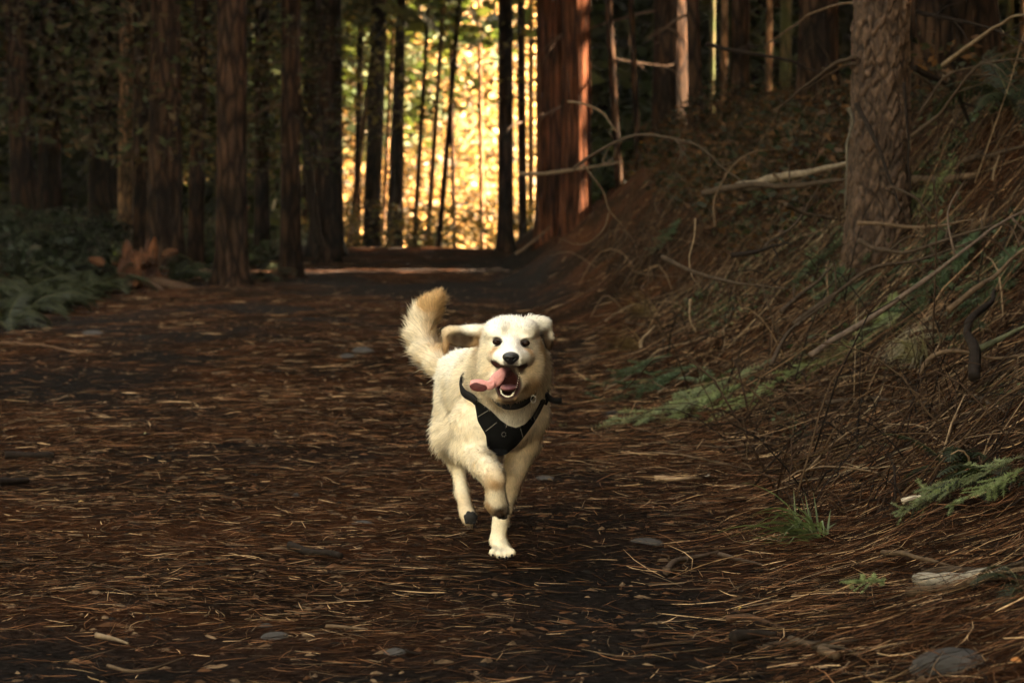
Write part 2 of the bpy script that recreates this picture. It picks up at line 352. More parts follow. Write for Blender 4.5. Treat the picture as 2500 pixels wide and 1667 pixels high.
def trunk_mesh(r, h, lean=(0, 0), bend=0, k=22, rough=.06, flare=.35, seed=0, zn=34, flute=0, rtop=.45):
    zz = np.concatenate([[-.5], h*np.linspace(0, 1, zn)**1.8]); n = len(zz)
    th = np.linspace(0, 2*np.pi, k, endpoint=False)
    t = np.clip(zz/h, 0, 1)
    rr = r*(1-(1-rtop)*t)*(1+flare*np.exp(-np.clip(zz, 0, 99)/(r*1.6)))
    cx = lean[0]*zz+bend*np.sin(np.clip(zz/5, 0, 3.1)*2); cy = lean[1]*zz
    TH, ZZ = np.meshgrid(th, zz)
    P = np.stack([np.cos(TH)*1.0, np.sin(TH)*1.0, ZZ*.0], -1)
    nz = fbm(np.stack([np.cos(TH)*2.2, np.sin(TH)*2.2, ZZ*.9/max(r, .1)*.15], -1)+seed*3.7, 4, seed)
    fl = flute*np.abs(np.sin(TH*4.5+2*vn(np.stack([np.cos(TH), np.sin(TH), ZZ*.25], -1), seed)))
    RR = rr[:, None]*(1+rough*2*nz-fl+.18*np.exp(-np.clip(ZZ, 0, 99)/(r*1.2))*np.sin(TH*5+seed))
    V = np.stack([cx[:, None]+RR*np.cos(TH), cy[:, None]+RR*np.sin(TH), ZZ], -1).reshape(-1, 3)
    i = np.arange(n-1)[:, None]*k; j = np.arange(k)[None]; j2 = (j+1) % k
    return V, np.stack([i+j, i+j2, i+k+j2, i+k+j], -1).reshape(-1, 4)
def dead_branch(g, L, r, ang, up=-.15):
    a = ang; P = [np.zeros(3)]; e = up
    for s in range(6):
        a += g.normal(0, .2); e += g.normal(0, .12)-.03
        P.append(P[-1]+np.array([math.cos(a)*math.cos(e), math.sin(a)*math.cos(e), math.sin(e)])*L/6)
    v, qd, t = tube(smoothpath(P, 10), r*np.linspace(1, .25, 10), 5); m = MB(); m.add(v, qd, t, (.10, .065, .045))
    for q_ in range(4):
        i = g.integers(2, 6); b = a+g.choice([-1, 1])*g.uniform(.5, 1.1); l = L*.3
        Q = [P[i], P[i]+np.array([math.cos(b), math.sin(b), g.normal(-.2, .2)])*l*.5, P[i]+np.array([math.cos(b), math.sin(b), g.normal(-.5, .2)])*l]
        v, qd, t = tube(smoothpath(Q, 5), r*.45*np.linspace(1, .3, 5), 4); m.add(v, qd, t, (.10, .065, .045))
    me = m.mesh('dead_branch'); me.materials.append(M['wood']); return me
tk = 0; NAMED = []
def tree(px, Y, wpx, label, bark='bark', h=17, lean=0.0, leany=0.0, bend=0, crown=True, cz=6.0, cs=1.0, nb=0, name='pine_tree', group=None, k=22, flute=0, rough=.06, x=None, r=None, flare=.35, cat='tree', zn=34, rtop=.45):
    global tk; tk += 1
    if x is None: NAMED.append((px, label))
    g = np.random.default_rng(500+tk)
    x = (px-1250)/F*Y if x is None else x; r = wpx/F*Y/2 if r is None else r
    z = float(gz(x, Y, False))
    e = link(name, None, label=label, cat=cat, group=group, loc=(x, Y, z))
    v, qd = trunk_mesh(r, h, (lean, leany), bend, k, rough, flare, tk, zn, flute, rtop)
    link('trunk', npmesh('trunk', v, qd), e, M[bark])
    if crown:
        c = link('crown', CROWN[tk % 3], e, loc=(lean*cz, leany*cz, cz), rot=(0, 0, tk*1.7)); c.scale = (cs, cs, (h+1-cz)/13)
    for b in range(nb):
        zb = g.uniform(1.2, 5.5)
        ang = g.choice([0, math.pi])+g.normal(0, .6)
        d = link('dead_branch', dead_branch(g, g.uniform(.7, 1.8), .012+.01*g.random(), ang), e, loc=(lean*zb+bend*math.sin(min(zb/5, 3.1)*2), leany*zb, zb))
    return e
# the trunks that can be told apart, left to right (photo column, distance, width in photo pixels)
tree(60, 30, 55, 'black trunk at the far left behind the ferns, leaning left', lean=-.045, nb=2)
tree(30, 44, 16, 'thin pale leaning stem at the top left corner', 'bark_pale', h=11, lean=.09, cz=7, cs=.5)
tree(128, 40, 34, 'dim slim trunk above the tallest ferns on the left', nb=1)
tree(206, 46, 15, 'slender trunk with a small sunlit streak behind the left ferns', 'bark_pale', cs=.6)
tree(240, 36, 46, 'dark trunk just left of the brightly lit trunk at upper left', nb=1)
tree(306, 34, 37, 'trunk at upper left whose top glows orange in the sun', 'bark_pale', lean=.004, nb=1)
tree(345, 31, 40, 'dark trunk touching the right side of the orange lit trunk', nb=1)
tree(402, 27, 84, 'thick brown trunk behind the rotten stump', lean=.004, nb=2)
tree(476, 30, 40, 'black trunk right of the rotten stump leaning right', lean=.022, nb=1)
tree(566, 25, 78, 'broad dark trunk standing at the left edge of the track', k=30, nb=2, cz=9, cs=.75)
tree(640, 36, 38, 'dim trunk between the two broad trunks left of the track', nb=1, cz=9, cs=.7)
tree(710, 27, 52, 'dark reddish trunk beside the bent sapling', nb=2, cz=9.5, cs=.75)
tree(798, 33, 50, 'tall straight brown trunk left of the golden clearing', nb=2, k=30, crown=False)
tree(905, 44.5, 44, 'trunk with a glowing right edge at the left of the clearing', lean=.035, nb=1, crown=False)
tree(952, 47, 26, 'leaning brown trunk right of the glowing edged trunk', lean=.04, crown=False)
tree(972, 45.5, 24, 'second leaning trunk at the foot of the clearing', lean=.012, crown=False)
tree(846, 46, 15, 'thin pale stem slanting across the left of the clearing', 'bark_pale', h=10, lean=.12, cs=.5, cz=7, crown=False)
tree(1008, 45, 13, 'thin dark stem left of the golden clearing middle', h=12, lean=.06, crown=False)
tree(1040, 46, 14, 'thin sunlit stem in the middle of the clearing', 'bark_pale', h=12, lean=.065, crown=False)
tree(1068, 44, 15, 'thin dark stem leaning right in the middle of the clearing', h=12, lean=.085, crown=False)
tree(1112, 50, 12, 'thinnest dark stem in the brightest part of the clearing', h=12, lean=-.02, crown=False)
tree(928, 49, 12, 'thin stem between the two leaning brown trunks', 'bark_pale', h=12, lean=.05, crown=False)
tree(868, 48, 20, 'brown trunk left of the glowing edged trunk', h=13, lean=.02, crown=False)
tree(1180, 52, 14, 'thin stem just left of the straight black trunk', 'bark_pale', h=12, lean=-.015, crown=False)
tree(1234, 37, 40, 'straight black trunk at the right edge of the clearing', nb=1, k=30, crown=False)
tree(1277, 42, 22, 'thin dark trunk behind the black trunk at the clearing edge', lean=-.01, crown=False)
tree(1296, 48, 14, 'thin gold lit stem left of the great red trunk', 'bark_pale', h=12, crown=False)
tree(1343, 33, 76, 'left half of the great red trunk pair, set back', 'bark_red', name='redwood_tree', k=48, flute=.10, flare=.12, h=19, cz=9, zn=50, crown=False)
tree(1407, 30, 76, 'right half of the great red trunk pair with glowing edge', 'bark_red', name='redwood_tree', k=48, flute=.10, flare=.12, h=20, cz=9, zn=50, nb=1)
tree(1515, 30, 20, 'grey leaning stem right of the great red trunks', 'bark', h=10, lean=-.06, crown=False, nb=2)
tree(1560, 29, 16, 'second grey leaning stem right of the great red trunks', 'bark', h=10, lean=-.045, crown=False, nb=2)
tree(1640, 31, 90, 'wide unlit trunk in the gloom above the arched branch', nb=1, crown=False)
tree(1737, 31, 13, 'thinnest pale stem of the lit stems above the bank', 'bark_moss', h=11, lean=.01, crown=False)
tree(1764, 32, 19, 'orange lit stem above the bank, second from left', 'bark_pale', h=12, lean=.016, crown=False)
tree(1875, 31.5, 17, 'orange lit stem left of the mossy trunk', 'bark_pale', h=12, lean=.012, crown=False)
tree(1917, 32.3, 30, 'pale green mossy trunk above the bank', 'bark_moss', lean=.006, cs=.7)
tree(1998, 24, 100, 'black trunk in deep shade left of the near pine', nb=1)
tree(1805, 27.5, 46, 'dark trunk between the orange lit stems above the bank', nb=1, lean=.01, cz=8, cs=.7)
tree(1700, 26.5, 34, 'dim leaning trunk right of the two grey leaning stems', nb=2, lean=-.03, cz=8, cs=.7)
tree(2250, 23, 60, 'dark trunk close behind the near pine on its right', nb=1, cz=8, cs=.7)
big = tree(2143, 12, 140, 'near pine with scaly bark plates rising from the bank', 'bark_near', name='pine_tree', k=260, h=16, lean=.014, rough=.03, flare=.22, zn=10, crown=True, cz=6.5, rtop=.55)
tree(2340, 17, 190, 'very wide brown trunk behind the near pine on the right', 'bark', k=60, nb=2)
tree(2466, 30.5, 20, 'pale green lit stem near the right top corner', 'bark_moss', h=12, crown=False)
tree(2498, 31.5, 16, 'pale stem cut off by the right picture edge', 'bark_pale', h=12, crown=False)
# real bark plates on the near pine: dense mesh displaced by cells
NC = 18
def cell_edge(u, v, seed):
    iu = np.floor(u).astype(np.int64); iv = np.floor(v).astype(np.int64); d1 = np.full(u.shape, 9.); d2 = np.full(u.shape, 9.); hh = np.zeros(u.shape)
    for a in (-1, 0, 1):
        for b in (-1, 0, 1):
            cu = iu+a; cv = iv+b; cw = cu % NC
            ox = _h(cw, cv, cw*0, seed); oy = _h(cw, cv, cw*0+5, seed)
            d = np.hypot(u-cu-ox, v-cv-oy); hv = _h(cw, cv, cw*0+9, seed)
            near = d < d1; d2 = np.where(near, d1, np.minimum(d2, d)); hh = np.where(near, hv, hh); d1 = np.where(near, d, d1)
    return d2-d1, hh
k, n = 260, 420; th = np.linspace(0, 2*np.pi, k, endpoint=False); zz = np.concatenate([np.linspace(-.4, 2.6, n-30), np.linspace(2.62, 16, 30)])
TH, ZZ = np.meshgrid(th, zz); r0 = 140/F*12/2
wob = .35*vn(np.stack([np.cos(TH)*2, np.sin(TH)*2, ZZ*3], -1), 3)
wob = wob+.35*vn(np.stack([np.cos(TH)*7, np.sin(TH)*7, ZZ*11], -1), 13)
ed, hh = cell_edge(TH/(2*np.pi)*18+wob*1.3, ZZ*13+wob*2, 8)
ed2, hh2 = cell_edge(TH/(2*np.pi)*36, ZZ*34+wob*3, 9)
disp = .017*np.clip(ed*2.6, 0, 1)*(.25+1.1*hh)+.005*np.clip(ed2*3, 0, 1)*(.3+hh2)+.002*fbm(np.stack([np.cos(TH)*14, np.sin(TH)*14, ZZ*30], -1), 3, 4)-.012
rr = r0*(1-.45*np.clip(ZZ/16, 0, 1))*(1+.26*np.exp(-np.clip(ZZ, 0, 99)/.25)+.10*np.exp(-np.clip(ZZ, 0, 99)/.2)*np.sin(TH*5+1))+disp
V = np.stack([.014*ZZ+rr*np.cos(TH), rr*np.sin(TH), ZZ], -1).reshape(-1, 3)
i = np.arange(n-1)[:, None]*k; j = np.arange(k)[None]; j2 = (j+1) % k
tint = (.35+.65*np.clip(ed*3, 0, 1)*(.5+.6*hh))[..., None]*lerp(np.array([.030, .017, .011]), np.array([.092, .056, .036]), hh2[..., None])
for ch in [o for o in C.objects if o.parent is big and o.name.startswith('trunk')]: bpy.data.objects.remove(ch)
M['plates'] = mat('bark_plates', attr=True, rough=.9, scale=(60, 60, 30), var=.45, bump=.7, bdist=.004, spec=.2)
link('trunk', npmesh('trunk', V, np.stack([i+j, i+j2, i+k+j2, i+k+j], -1).reshape(-1, 4), tint.reshape(-1, 3)), big, M['plates'])
m = MB()   # broken branch stub on the near pine
m.add(*tube(smoothpath([(0, 0, 0), (.03, -.08, .03), (.08, -.15, .04)], 10), np.linspace(.034, .016, 10), 9, rough=.3), (.24, .17, .12))
link('branch_stub', m.mesh('branch_stub'), big, M['wood'], loc=(.06, -.12, 1.83))
# trees of the deep wood, in view but indistinct, and those that shade the scene from outside the frame
g = np.random.default_rng(99)
pts = []
def far_enough(x, y, d): return all((x-a)**2+(y-b)**2 > d*d for a, b in pts)
def in_lane(x, y):       # lane of sunlight that reaches the clearing
    dx, dy = math.sin(SAZ), math.cos(SAZ)
    s = (x-(-9))*(-dy)+(y-38.8)*dx      # signed distance beyond the line through (-9,38.8) along the sun's bearing
    return s > 0
def in_gap(x, y):        # two narrow gaps in the canopy that let sun strike the red trunks and the stems above the bank
    dx, dy = math.sin(SAZ), math.cos(SAZ)
    for (a, b, wd_) in ((1.6, 30, 3.6), (4.0, 41, 2.4)):
        al = (x-a)*dx+(y-b)*dy; s = (x-a)*(-dy)+(y-b)*dx
        if al > 1.5 and abs(s) < wd_: return True
    return False
n1 = 0
while n1 < 46:
    y = g.uniform(34, 72); side = g.choice([-1, 1]); x = side*g.uniform(.3, .26*y)
    px = 1250+F*x/y
    if 820 < px < 1300 or in_lane(x, y) and px > 760 and y > 36 or in_gap(x, y) and y < 40 or not far_enough(x, y, 1.5): continue
    pts.append((x, y)); n1 += 1
    sd_ = 'left' if x < 0 else 'right'
    nm = min(NAMED, key=lambda q: abs(q[0]-px)); sz = g.uniform(.12, .24)
    lb = ('%s %s dim trunk in the wood, seen just %s of the %s' % ('nearer' if y < 44 else 'set back' if y < 58 else 'farthest', 'slim' if sz < .16 else 'middling' if sz < .2 else 'stout', 'left' if px < nm[0] else 'right', ' '.join(nm[1].split()[:5])))
    lb = ' '.join(lb.split()[:16])
    tree(0, y, 0, lb, x=x, r=sz, lean=g.normal(0, .012), group='dim trunks deep in the %s wood' % sd_, k=12, cz=g.uniform(4.5, 7), cs=1.1, nb=int(g.integers(0, 2)), zn=14)
n2 = 0; tries = 0
while n2 < 110 and tries < 8000:
    tries += 1
    y = g.uniform(-14, 80); x = g.uniform(-34, 48)
    if abs(x) < .2124*y+1.5 or in_lane(x, y) or in_gap(x, y) or not far_enough(x, y, 3.0): continue
    if y < 17 and -18 < x < 2.5: continue                    # open sky over the track by the camera
    pts.append((x, y)); n2 += 1
    tree(0, y, 0, 'tall pine of the surrounding wood, outside the picture', x=x, r=g.uniform(.16, .3), group='pines outside the picture', k=8, cz=g.uniform(3.0, 5.5), cs=g.uniform(1.1, 1.5), zn=8, h=g.uniform(16, 21))
for al, s_ in ((4.2, -1.6), (5.6, 1.4), (4.8, .1)):      # unseen pines added at the near end of the gap to shade the left ferns
    dx, dy = math.sin(SAZ), math.cos(SAZ); x, y = 1.6+al*dx-s_*dy, 30+al*dy+s_*dx
    tree(0, y, 0, 'tall pine behind the bank with a high crown above the picture', x=x+2.2, r=.15, group='added shade pines behind the bank', k=10, cz=8.6, cs=1.0, zn=8, h=20)
# foliage masses
def boxpts(x0, x1, y0, y1, z0, z1, hole=None, cl=.5, sc=.5, base=True):
    def fn(n, g):
        out = []; c = 0
        while c < n:
            p = g.random((n*2, 3))*np.array([x1-x0, y1-y0, z1-z0])+np.array([x0, y0, z0])
            if base: p[:, 2] += gz(p[:, 0], p[:, 1], False)
            d = fbm(p*sc, 3, 71); p = p[d > cl*(g.random(len(p))-.45)]
            if hole is not None: p = p[~hole(p)]
            out.append(p); c += len(p)
        return np.concatenate(out)[:n]
    return fn
def mass(name, label, n, fn, size, seed, pal, mt='leaf_dark'):
    v, qd, c = leafcloud(n, fn, size, seed, pal); m = MB(); m.add(v, qd, None, c)
    link(name, m.mesh(name, False), mat=M[mt], kind='stuff', label=label)
pxof = lambda p: 1250+F*p[:, 0]/p[:, 1]
mass('left_wood_foliage', 'dark understorey foliage closing the wood on the left', 45000, boxpts(-16, -3.6, 41, 52, -.5, 8, lambda p: pxof(p) > 730), (.12, .30), 81, GD)
mass('right_wood_foliage', 'dark understorey foliage closing the wood on the right', 85000, boxpts(.6, 12, 33, 39, -.5, 10.5, lambda p: pxof(p) < 1330), (.12, .30), 82, GD)
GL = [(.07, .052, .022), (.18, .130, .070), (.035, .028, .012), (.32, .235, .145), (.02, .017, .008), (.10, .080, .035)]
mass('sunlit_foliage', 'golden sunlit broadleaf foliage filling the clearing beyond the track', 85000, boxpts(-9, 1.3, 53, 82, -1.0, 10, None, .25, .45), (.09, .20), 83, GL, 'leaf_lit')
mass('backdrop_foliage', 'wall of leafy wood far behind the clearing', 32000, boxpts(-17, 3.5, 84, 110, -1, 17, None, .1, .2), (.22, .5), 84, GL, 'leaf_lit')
mass('overhanging_foliage', 'dark conifer sprays hanging across the top of the clearing', 7000, boxpts(-5.2, .7, 36, 39, 1.0, 6, lambda p: (p[:, 2] < 2.9-.33*np.clip(-p[:, 0]-.5, 0, 4)), .5, 1.1), (.035, .10), 85, [(.12, .11, .04), (.17, .13, .045), (.05, .045, .018)])
mass('left_hanging_sprays', 'dim twiggy sprays hanging between the trunks on the left', 14000, boxpts(-8.5, -2.2, 25, 36, 1.2, 6, lambda p: pxof(p) > 840, 1.1, .9), (.04, .10), 86, [(.03, .035, .014), (.05, .035, .018)])
mass('right_edge_foliage', 'dark boughs filling the gap above the bank at the right edge', 22000, boxpts(4.5, 9.5, 34, 38, .3, 7, None, -.2), (.12, .26), 89, GD)
mass('right_far_foliage', 'leafy boughs far behind the bank on the right', 34000, boxpts(1.5, 16, 43.5, 50, -.5, 12, lambda p: pxof(p) < 1335), (.14, .30), 88, GD)
mass('crest_scrub', 'low scrub fringing the crest at the far end of the track', 7000, boxpts(-5, .6, 44, 49, .2, 1.1, None, .8, 1.2), (.03, .10), 87, [(.07, .06, .02), (.04, .045, .015), (.12, .08, .03)])

# ------------------------------------------------------------------ the hazy air the low sun lights in the clearing
hv = np.array([(x, y, z) for x in (-305, 305) for y in (-44, 405) for z in (-12, 26)], float)
hz = npmesh('haze', hv, np.array([[0, 1, 3, 2], [4, 6, 7, 5], [0, 4, 5, 1], [2, 3, 7, 6], [0, 2, 6, 4], [1, 5, 7, 3]]), smooth=False)
hm = bpy.data.materials.new('haze_air'); hm.use_nodes = True; hm.node_tree.nodes.remove(hm.node_tree.nodes['Principled BSDF'])
pv = hm.node_tree.nodes.new('ShaderNodeVolumePrincipled'); pv.inputs['Color'].default_value = (.92, .90, .86, 1); pv.inputs['Density'].default_value = .0004; pv.inputs['Anisotropy'].default_value = .2
hm.node_tree.links.new(pv.outputs[0], hm.node_tree.nodes['Material Output'].inputs['Volume'])
link('haze', hz, mat=hm, kind='stuff', label='faint golden haze hanging in the air of the wood')
# ------------------------------------------------------------------ branches and sticks
A5 = lambda pts: [(1400+.4677*x, .4677*y) for x, y in pts]
A6 = lambda pts: [(1400+.4677*x, 500+.4677*y) for x, y in pts]
A7 = lambda pts: [(1500+.4252*x, 1100+.4252*y) for x, y in pts]
A8 = lambda pts: [(.4252*x, 1000+.4252*y) for x, y in pts]
bi = 0
def stick(pts, r, label, Y=None, col=(.09, .065, .048), name='branch', cat='branch', lift=.5, twig=0, sides=8, group=None, tip=.35, bow=0.0, dy=0):
    """Y=None: lies on the ground under each point; else hangs at that distance (number or pair)"""
    global bi; bi += 1; g = np.random.default_rng(900+bi)
    if Y is None: P = [hit(*p)+np.array([0, 0, r*lift+.008]) for p in pts]
    else:
        y0, y1 = (Y if isinstance(Y, tuple) else (Y, Y)); n = len(pts)
        P = [PX(p[0], p[1], min(y0+(y1-y0)*i/(n-1), max(hit(*p)[1]-(.25 if y0 < 6.5 else .12), 3.6))) for i, p in enumerate(pts)]
    P = np.array(P, float); o = P[0].copy(); P = P-o
    n = max(16, len(P)*8); Q = smoothpath(P, n); L = np.linalg.norm(np.diff(Q, axis=0), axis=1).sum()
    Q = Q+np.stack([vn(np.stack([np.linspace(0, L*9, n)+bi*7, np.full(n, .5+i_), np.full(n, .3)], -1), bi) for i_ in range(3)], -1)*min(r*.9, .012)
    e = link(name, None, label=label, cat=cat, group=group, loc=o) if twig else None
    m = MB(); m.add(*tube(Q, r*np.linspace(1, tip, n)*(1+.12*vn(np.stack([np.linspace(0, L*14, n), np.zeros(n), np.zeros(n)], -1), bi)), sides, rough=.12, seed=bi), col)
    if not twig: return link(name, m.mesh(name), mat=M['wood'], label=label, cat=cat, group=group, loc=o)
    link('stem', m.mesh('stem'), e, M['wood'])
    for t in range(twig):
        i = int(g.integers(n//5, n-2)); T = Q[i+1]-Q[i]; T /= np.linalg.norm(T)
        side = np.cross(T, [0, 1, 0])*g.choice([-1, 1]); d = T*g.uniform(.3, .9)+side*g.uniform(.5, 1)+np.array([0, g.normal(0, .4), g.normal(0, .15)]); d /= np.linalg.norm(d)
        l = g.uniform(.08, .32)*min(1, L); K = [Q[i], Q[i]+d*l*.5+g.normal(0, .02, 3), Q[i]+d*l+g.normal(0, .03, 3)-np.array([0, 0, .1*l])]
        m = MB(); m.add(*tube(smoothpath(K, 7), r*.42*np.linspace(1, .3, 7), 5), col); link('twig', m.mesh('twig'), e, M['wood'])
    return e
PALE = (.135, .095, .06); TAN = (.075, .049, .030); DK = (.014, .010, .008); GR = (.042, .029, .020)
stick(A5([(0, 880), (120, 790), (340, 705), (560, 735), (650, 760), (800, 890), (900, 960)]), .010, 'long thin branch arching over the bank above the log', Y=(13.5, 12.6), col=GR, twig=6)
stick(A5([(50, 860), (150, 990), (190, 1100), (270, 1200), (270, 1260)]), .0055, 'thin curved twig hanging down from the arched branch', Y=13.4, col=TAN, twig=1)
stick(A5([(185, 1110), (160, 1190), (90, 1260), (10, 1275), (-80, 1240)]), .0045, 'thin looping twig low beside the bank foot', Y=14, col=TAN)
stick(A5([(-30, 530), (60, 545), (150, 590), (200, 650), (230, 690)]), .008, 'short warm lit twig beside the great red trunk', Y=16, col=PALE, twig=1)
stick(A5([(1500, 15), (1380, 25), (1230, 80), (1130, 150), (1030, 220), (990, 260)]), .008, 'curved bare twig reaching left from top of the near pine', Y=(12, 13), col=TAN)
stick(A5([(690, 235), (860, 270), (1100, 315), (1200, 345), (1290, 385)]), .013, 'dark branch sagging across the pale stems above the bank', Y=14, col=DK, twig=3)
stick(A5([(1470, 300), (1380, 330), (1280, 400), (1170, 490), (1080, 570), (1050, 640)]), .012, 'bare branch drooping left from the near pine trunk', Y=(11.9, 13), col=GR, twig=4)
stick(A5([(1470, 335), (1400, 350), (1290, 420), (1200, 470)]), .009, 'lower short twig drooping left from the near pine trunk', Y=(11.9, 12.6), col=GR, twig=1)
stick(A5([(1790, 65), (1950, 90), (2180, 150), (2400, 250)]), .011, 'dark branch slanting down right from the near pine top', Y=(12.1, 11.5), col=DK, twig=3)
stick(A5([(1930, 340), (2050, 250), (2180, 160), (2280, 95), (2400, 60)]), .012, 'pale straight branch rising to the right top corner', Y=(11.6, 10.8), col=PALE, twig=0)
stick(A5([(1760, 715), (1900, 600), (1990, 490), (2090, 370), (2180, 320), (2400, 305)]), .011, 'long pale grey bough curving up right of the near pine', Y=(11.4, 10.6), col=GR, twig=5)
stick(A5([(1790, 360), (1900, 420), (2000, 490), (2060, 640), (2080, 720)]), .018, 'thick black branch bending down right of the near pine', Y=(12.2, 12.6), col=DK, twig=2)
stick(A5([(1800, 400), (1880, 460), (1960, 570), (2010, 660)]), .008, 'thin grey twig crossing behind the pale grey bough', Y=12.4, col=GR)
stick(A5([(1800, 600), (1870, 490), (1960, 390), (2110, 345), (2250, 280), (2400, 265)]), .009, 'thin twig looping above the pale grey bough', Y=12.0, col=GR, twig=2)
stick(A5([(1475, 540), (1560, 700), (1650, 920), (1710, 1100)]), .013, 'dead branch leaning aslant against the near pine trunk', Y=(11.7, 11.3), col=DK, twig=1)
stick(A5([(1725, 430), (1745, 700), (1755, 880), (1765, 1000)]), .009, 'dark upright stick standing along the near pine trunk', Y=(11.78, 11.7), col=DK)
stick(A5([(1440, 560), (1460, 640), (1430, 760), (1425, 900), (1420, 1100)]), .010, 'thin upright stem by the left foot of the near pine', Y=11.7, col=(.07, .06, .045))
stick(A5([(1110, 1065), (1190, 1110), (1300, 1130), (1400, 1145)]), .011, 'broken stick left of the near pine foot', Y=(10.6, 10.9), col=GR, twig=2)
stick(A5([(1480, 1165), (1620, 1172), (1790, 1182), (2000, 1160), (2100, 1140)]), .011, 'level bare stick in front of the near pine foot', Y=(10.8, 10.6), col=TAN, twig=3)
stick(A5([(1480, 1250), (1600, 1300), (1750, 1325), (2000, 1230), (2200, 1170)]), .012, 'sagging bare branch below the near pine foot', Y=(10.0, 9.8), col=GR, twig=4)
stick(A5([(1660, 980), (1790, 1040), (1880, 1160), (1980, 1230), (2090, 1270)]), .008, 'thin wavy twig right of the near pine foot', Y=10.8, col=GR, twig=2)
stick(A5([(470, 1345), (560, 1390), (680, 1440)]), .010, 'short dark stick low on the bank left of the fern', Y=(10.4, 10), col=GR, twig=1)
stick(A5([(210, 1395), (330, 1440), (450, 1460), (600, 1465)]), .006, 'thin pale twig lying at the foot of the bank', col=TAN, lift=3)
stick(A5([(635, 1140), (630, 1250), (605, 1350), (620, 1440), (660, 1500)]), .005, 'thin upright stalk with a small bud on the bank', Y=11, col=PALE)
stick(A5([(680, 1012), (880, 972), (1160, 968), (1420, 940), (1600, 930)]), .020, 'lower dead branch of the fallen log left of the near pine', Y=(13.2, 12.6), col=GR, twig=3)
stick(A5([(860, 980), (1000, 945), (1150, 915), (1300, 885), (1480, 850)]), .030, 'pale split fallen log left of the near pine', Y=(13.3, 12.9), col=(.13, .10, .07), name='fallen_log', cat='log', sides=12)
stick(A5([(1040, 905), (1080, 945), (1120, 965)]), .009, 'short peg of wood sticking up from the fallen log', Y=12.9, col=TAN)
stick(A5([(1740, 950), (1850, 945), (1980, 935), (2100, 905)]), .035, 'pale mossy log end right of the near pine', Y=12.6, col=TAN, name='fallen_log', cat='log', sides=12)
stick(A5([(2020, 860), (2100, 830), (2220, 800), (2400, 750)]), .020, 'dark branch end beyond the log right of the near pine', Y=12.6, col=GR, twig=2)
stick(A5([(2190, 940), (2200, 880), (2225, 810)]), .007, 'short pale upright twig far right on the bank top', Y=11.5, col=PALE)
stick(A5([(2140, 1200), (2150, 1120), (2170, 1050)]), .011, 'stout pale upright stub on the right of the bank', Y=10.2, col=TAN)
stick(A5([(740, 1180), (735, 1050), (790, 930), (850, 850), (940, 790), (1010, 785)]), .006, 'thin twig curving up in front of the log', Y=12, col=TAN)
stick(A5([(1000, 1290), (1060, 1240), (1170, 1160), (1280, 975)]), .009, 'twig rising aslant below the fallen log', Y=(10.9, 11.4), col=GR, twig=2)
stick(A5([(830, 1340), (950, 1320), (1040, 1290), (1130, 1270)]), .011, 'dark stick behind the small fern on the bank', Y=10.6, col=DK, twig=1)
stick(A6([(1240, 790), (1480, 640), (1760, 450), (2050, 230), (2200, 120), (2400, 0)]), .012, 'longest dark branch slanting across the right bank', Y=(8.3, 8.8), col=(.085, .06, .045), twig=5)
stick(A6([(1950, 540), (2110, 430), (2190, 390), (2300, 270), (2400, 200)]), .012, 'pale stout branch slanting at the right edge of the bank', Y=(8.2, 8.5), col=TAN, twig=2)
stick(A6([(1150, 620), (1350, 480), (1560, 330), (1800, 290), (2100, 190)]), .010, 'greyish branch above and left of the longest dark branch', Y=(8.9, 9.3), col=GR, twig=3)
stick(A6([(1030, 840), (1100, 700), (1180, 620), (1360, 480)]), .009, 'thin branch slanting up left of the longest dark branch', Y=(8.6, 9), col=GR, twig=2)
stick(A6([(1090, 560), (1180, 470), (1270, 400), (1360, 300)]), .010, 'dark stick slanting up behind the thin branch', Y=(9.4, 9.7), col=GR, twig=1)
stick(A6([(160, 1005), (300, 930), (440, 805), (620, 745), (870, 665)]), .006, 'long pale straw curving along the bank foot', Y=None, col=PALE, lift=4, name='straw', cat='straw')
stick(A6([(440, 1025), (560, 950), (650, 890), (740, 850)]), .006, 'shorter pale straw below the long one', Y=None, col=PALE, lift=4, name='straw', cat='straw')
stick(A6([(170, 635), (260, 580), (400, 530), (530, 490)]), .007, 'pale bent straw near the bank foot', Y=None, col=PALE, lift=5, name='straw', cat='straw')
stick(A6([(1030, 320), (1130, 250), (1240, 210), (1340, 190)]), .009, 'upper pale strip of bark on the middle of the bank', Y=None, col=PALE, lift=6, name='straw', cat='straw')
stick(A6([(1050, 350), (1160, 280), (1280, 225), (1385, 210)]), .007, 'lower pale strip of bark on the middle of the bank', Y=None, col=TAN, lift=6, name='straw', cat='straw')
stick(A6([(350, 745), (360, 700), (400, 665), (430, 630)]), .008, 'small pale hooked stick standing at the bank foot', Y=9.6, col=PALE)
stick(A6([(275, 635), (400, 660), (560, 655), (680, 690)]), .006, 'thin twig behind the small hooked stick', Y=None, col=GR, lift=4)
stick(A6([(610, 490), (608, 600), (640, 665)]), .006, 'short upright pale twig at the bank foot', Y=9.5, col=PALE)
stick(A6([(470, 275), (560, 320), (680, 370), (850, 405), (1000, 425), (1120, 445)]), .010, 'stick lying level across the middle of the bank', Y=(10, 9.8), col=GR, twig=2)
stick(A6([(2080, 900), (2092, 760), (2060, 680), (2085, 590), (2180, 500), (2205, 450)]), .020, 'thick black S shaped root on the right bank', Y=(7.4, 8.0), col=DK, name='root', cat='root')
stick(A6([(1800, 880), (1880, 790), (2000, 765), (2200, 800), (2400, 770)]), .009, 'slender twig arching right past the black root', Y=7.6, col=TAN, twig=2)
stick(A6([(2080, 1075), (2150, 1110), (2250, 1170)]), .008, 'small dark twig above the right edge ferns', Y=None, col=GR, lift=5)
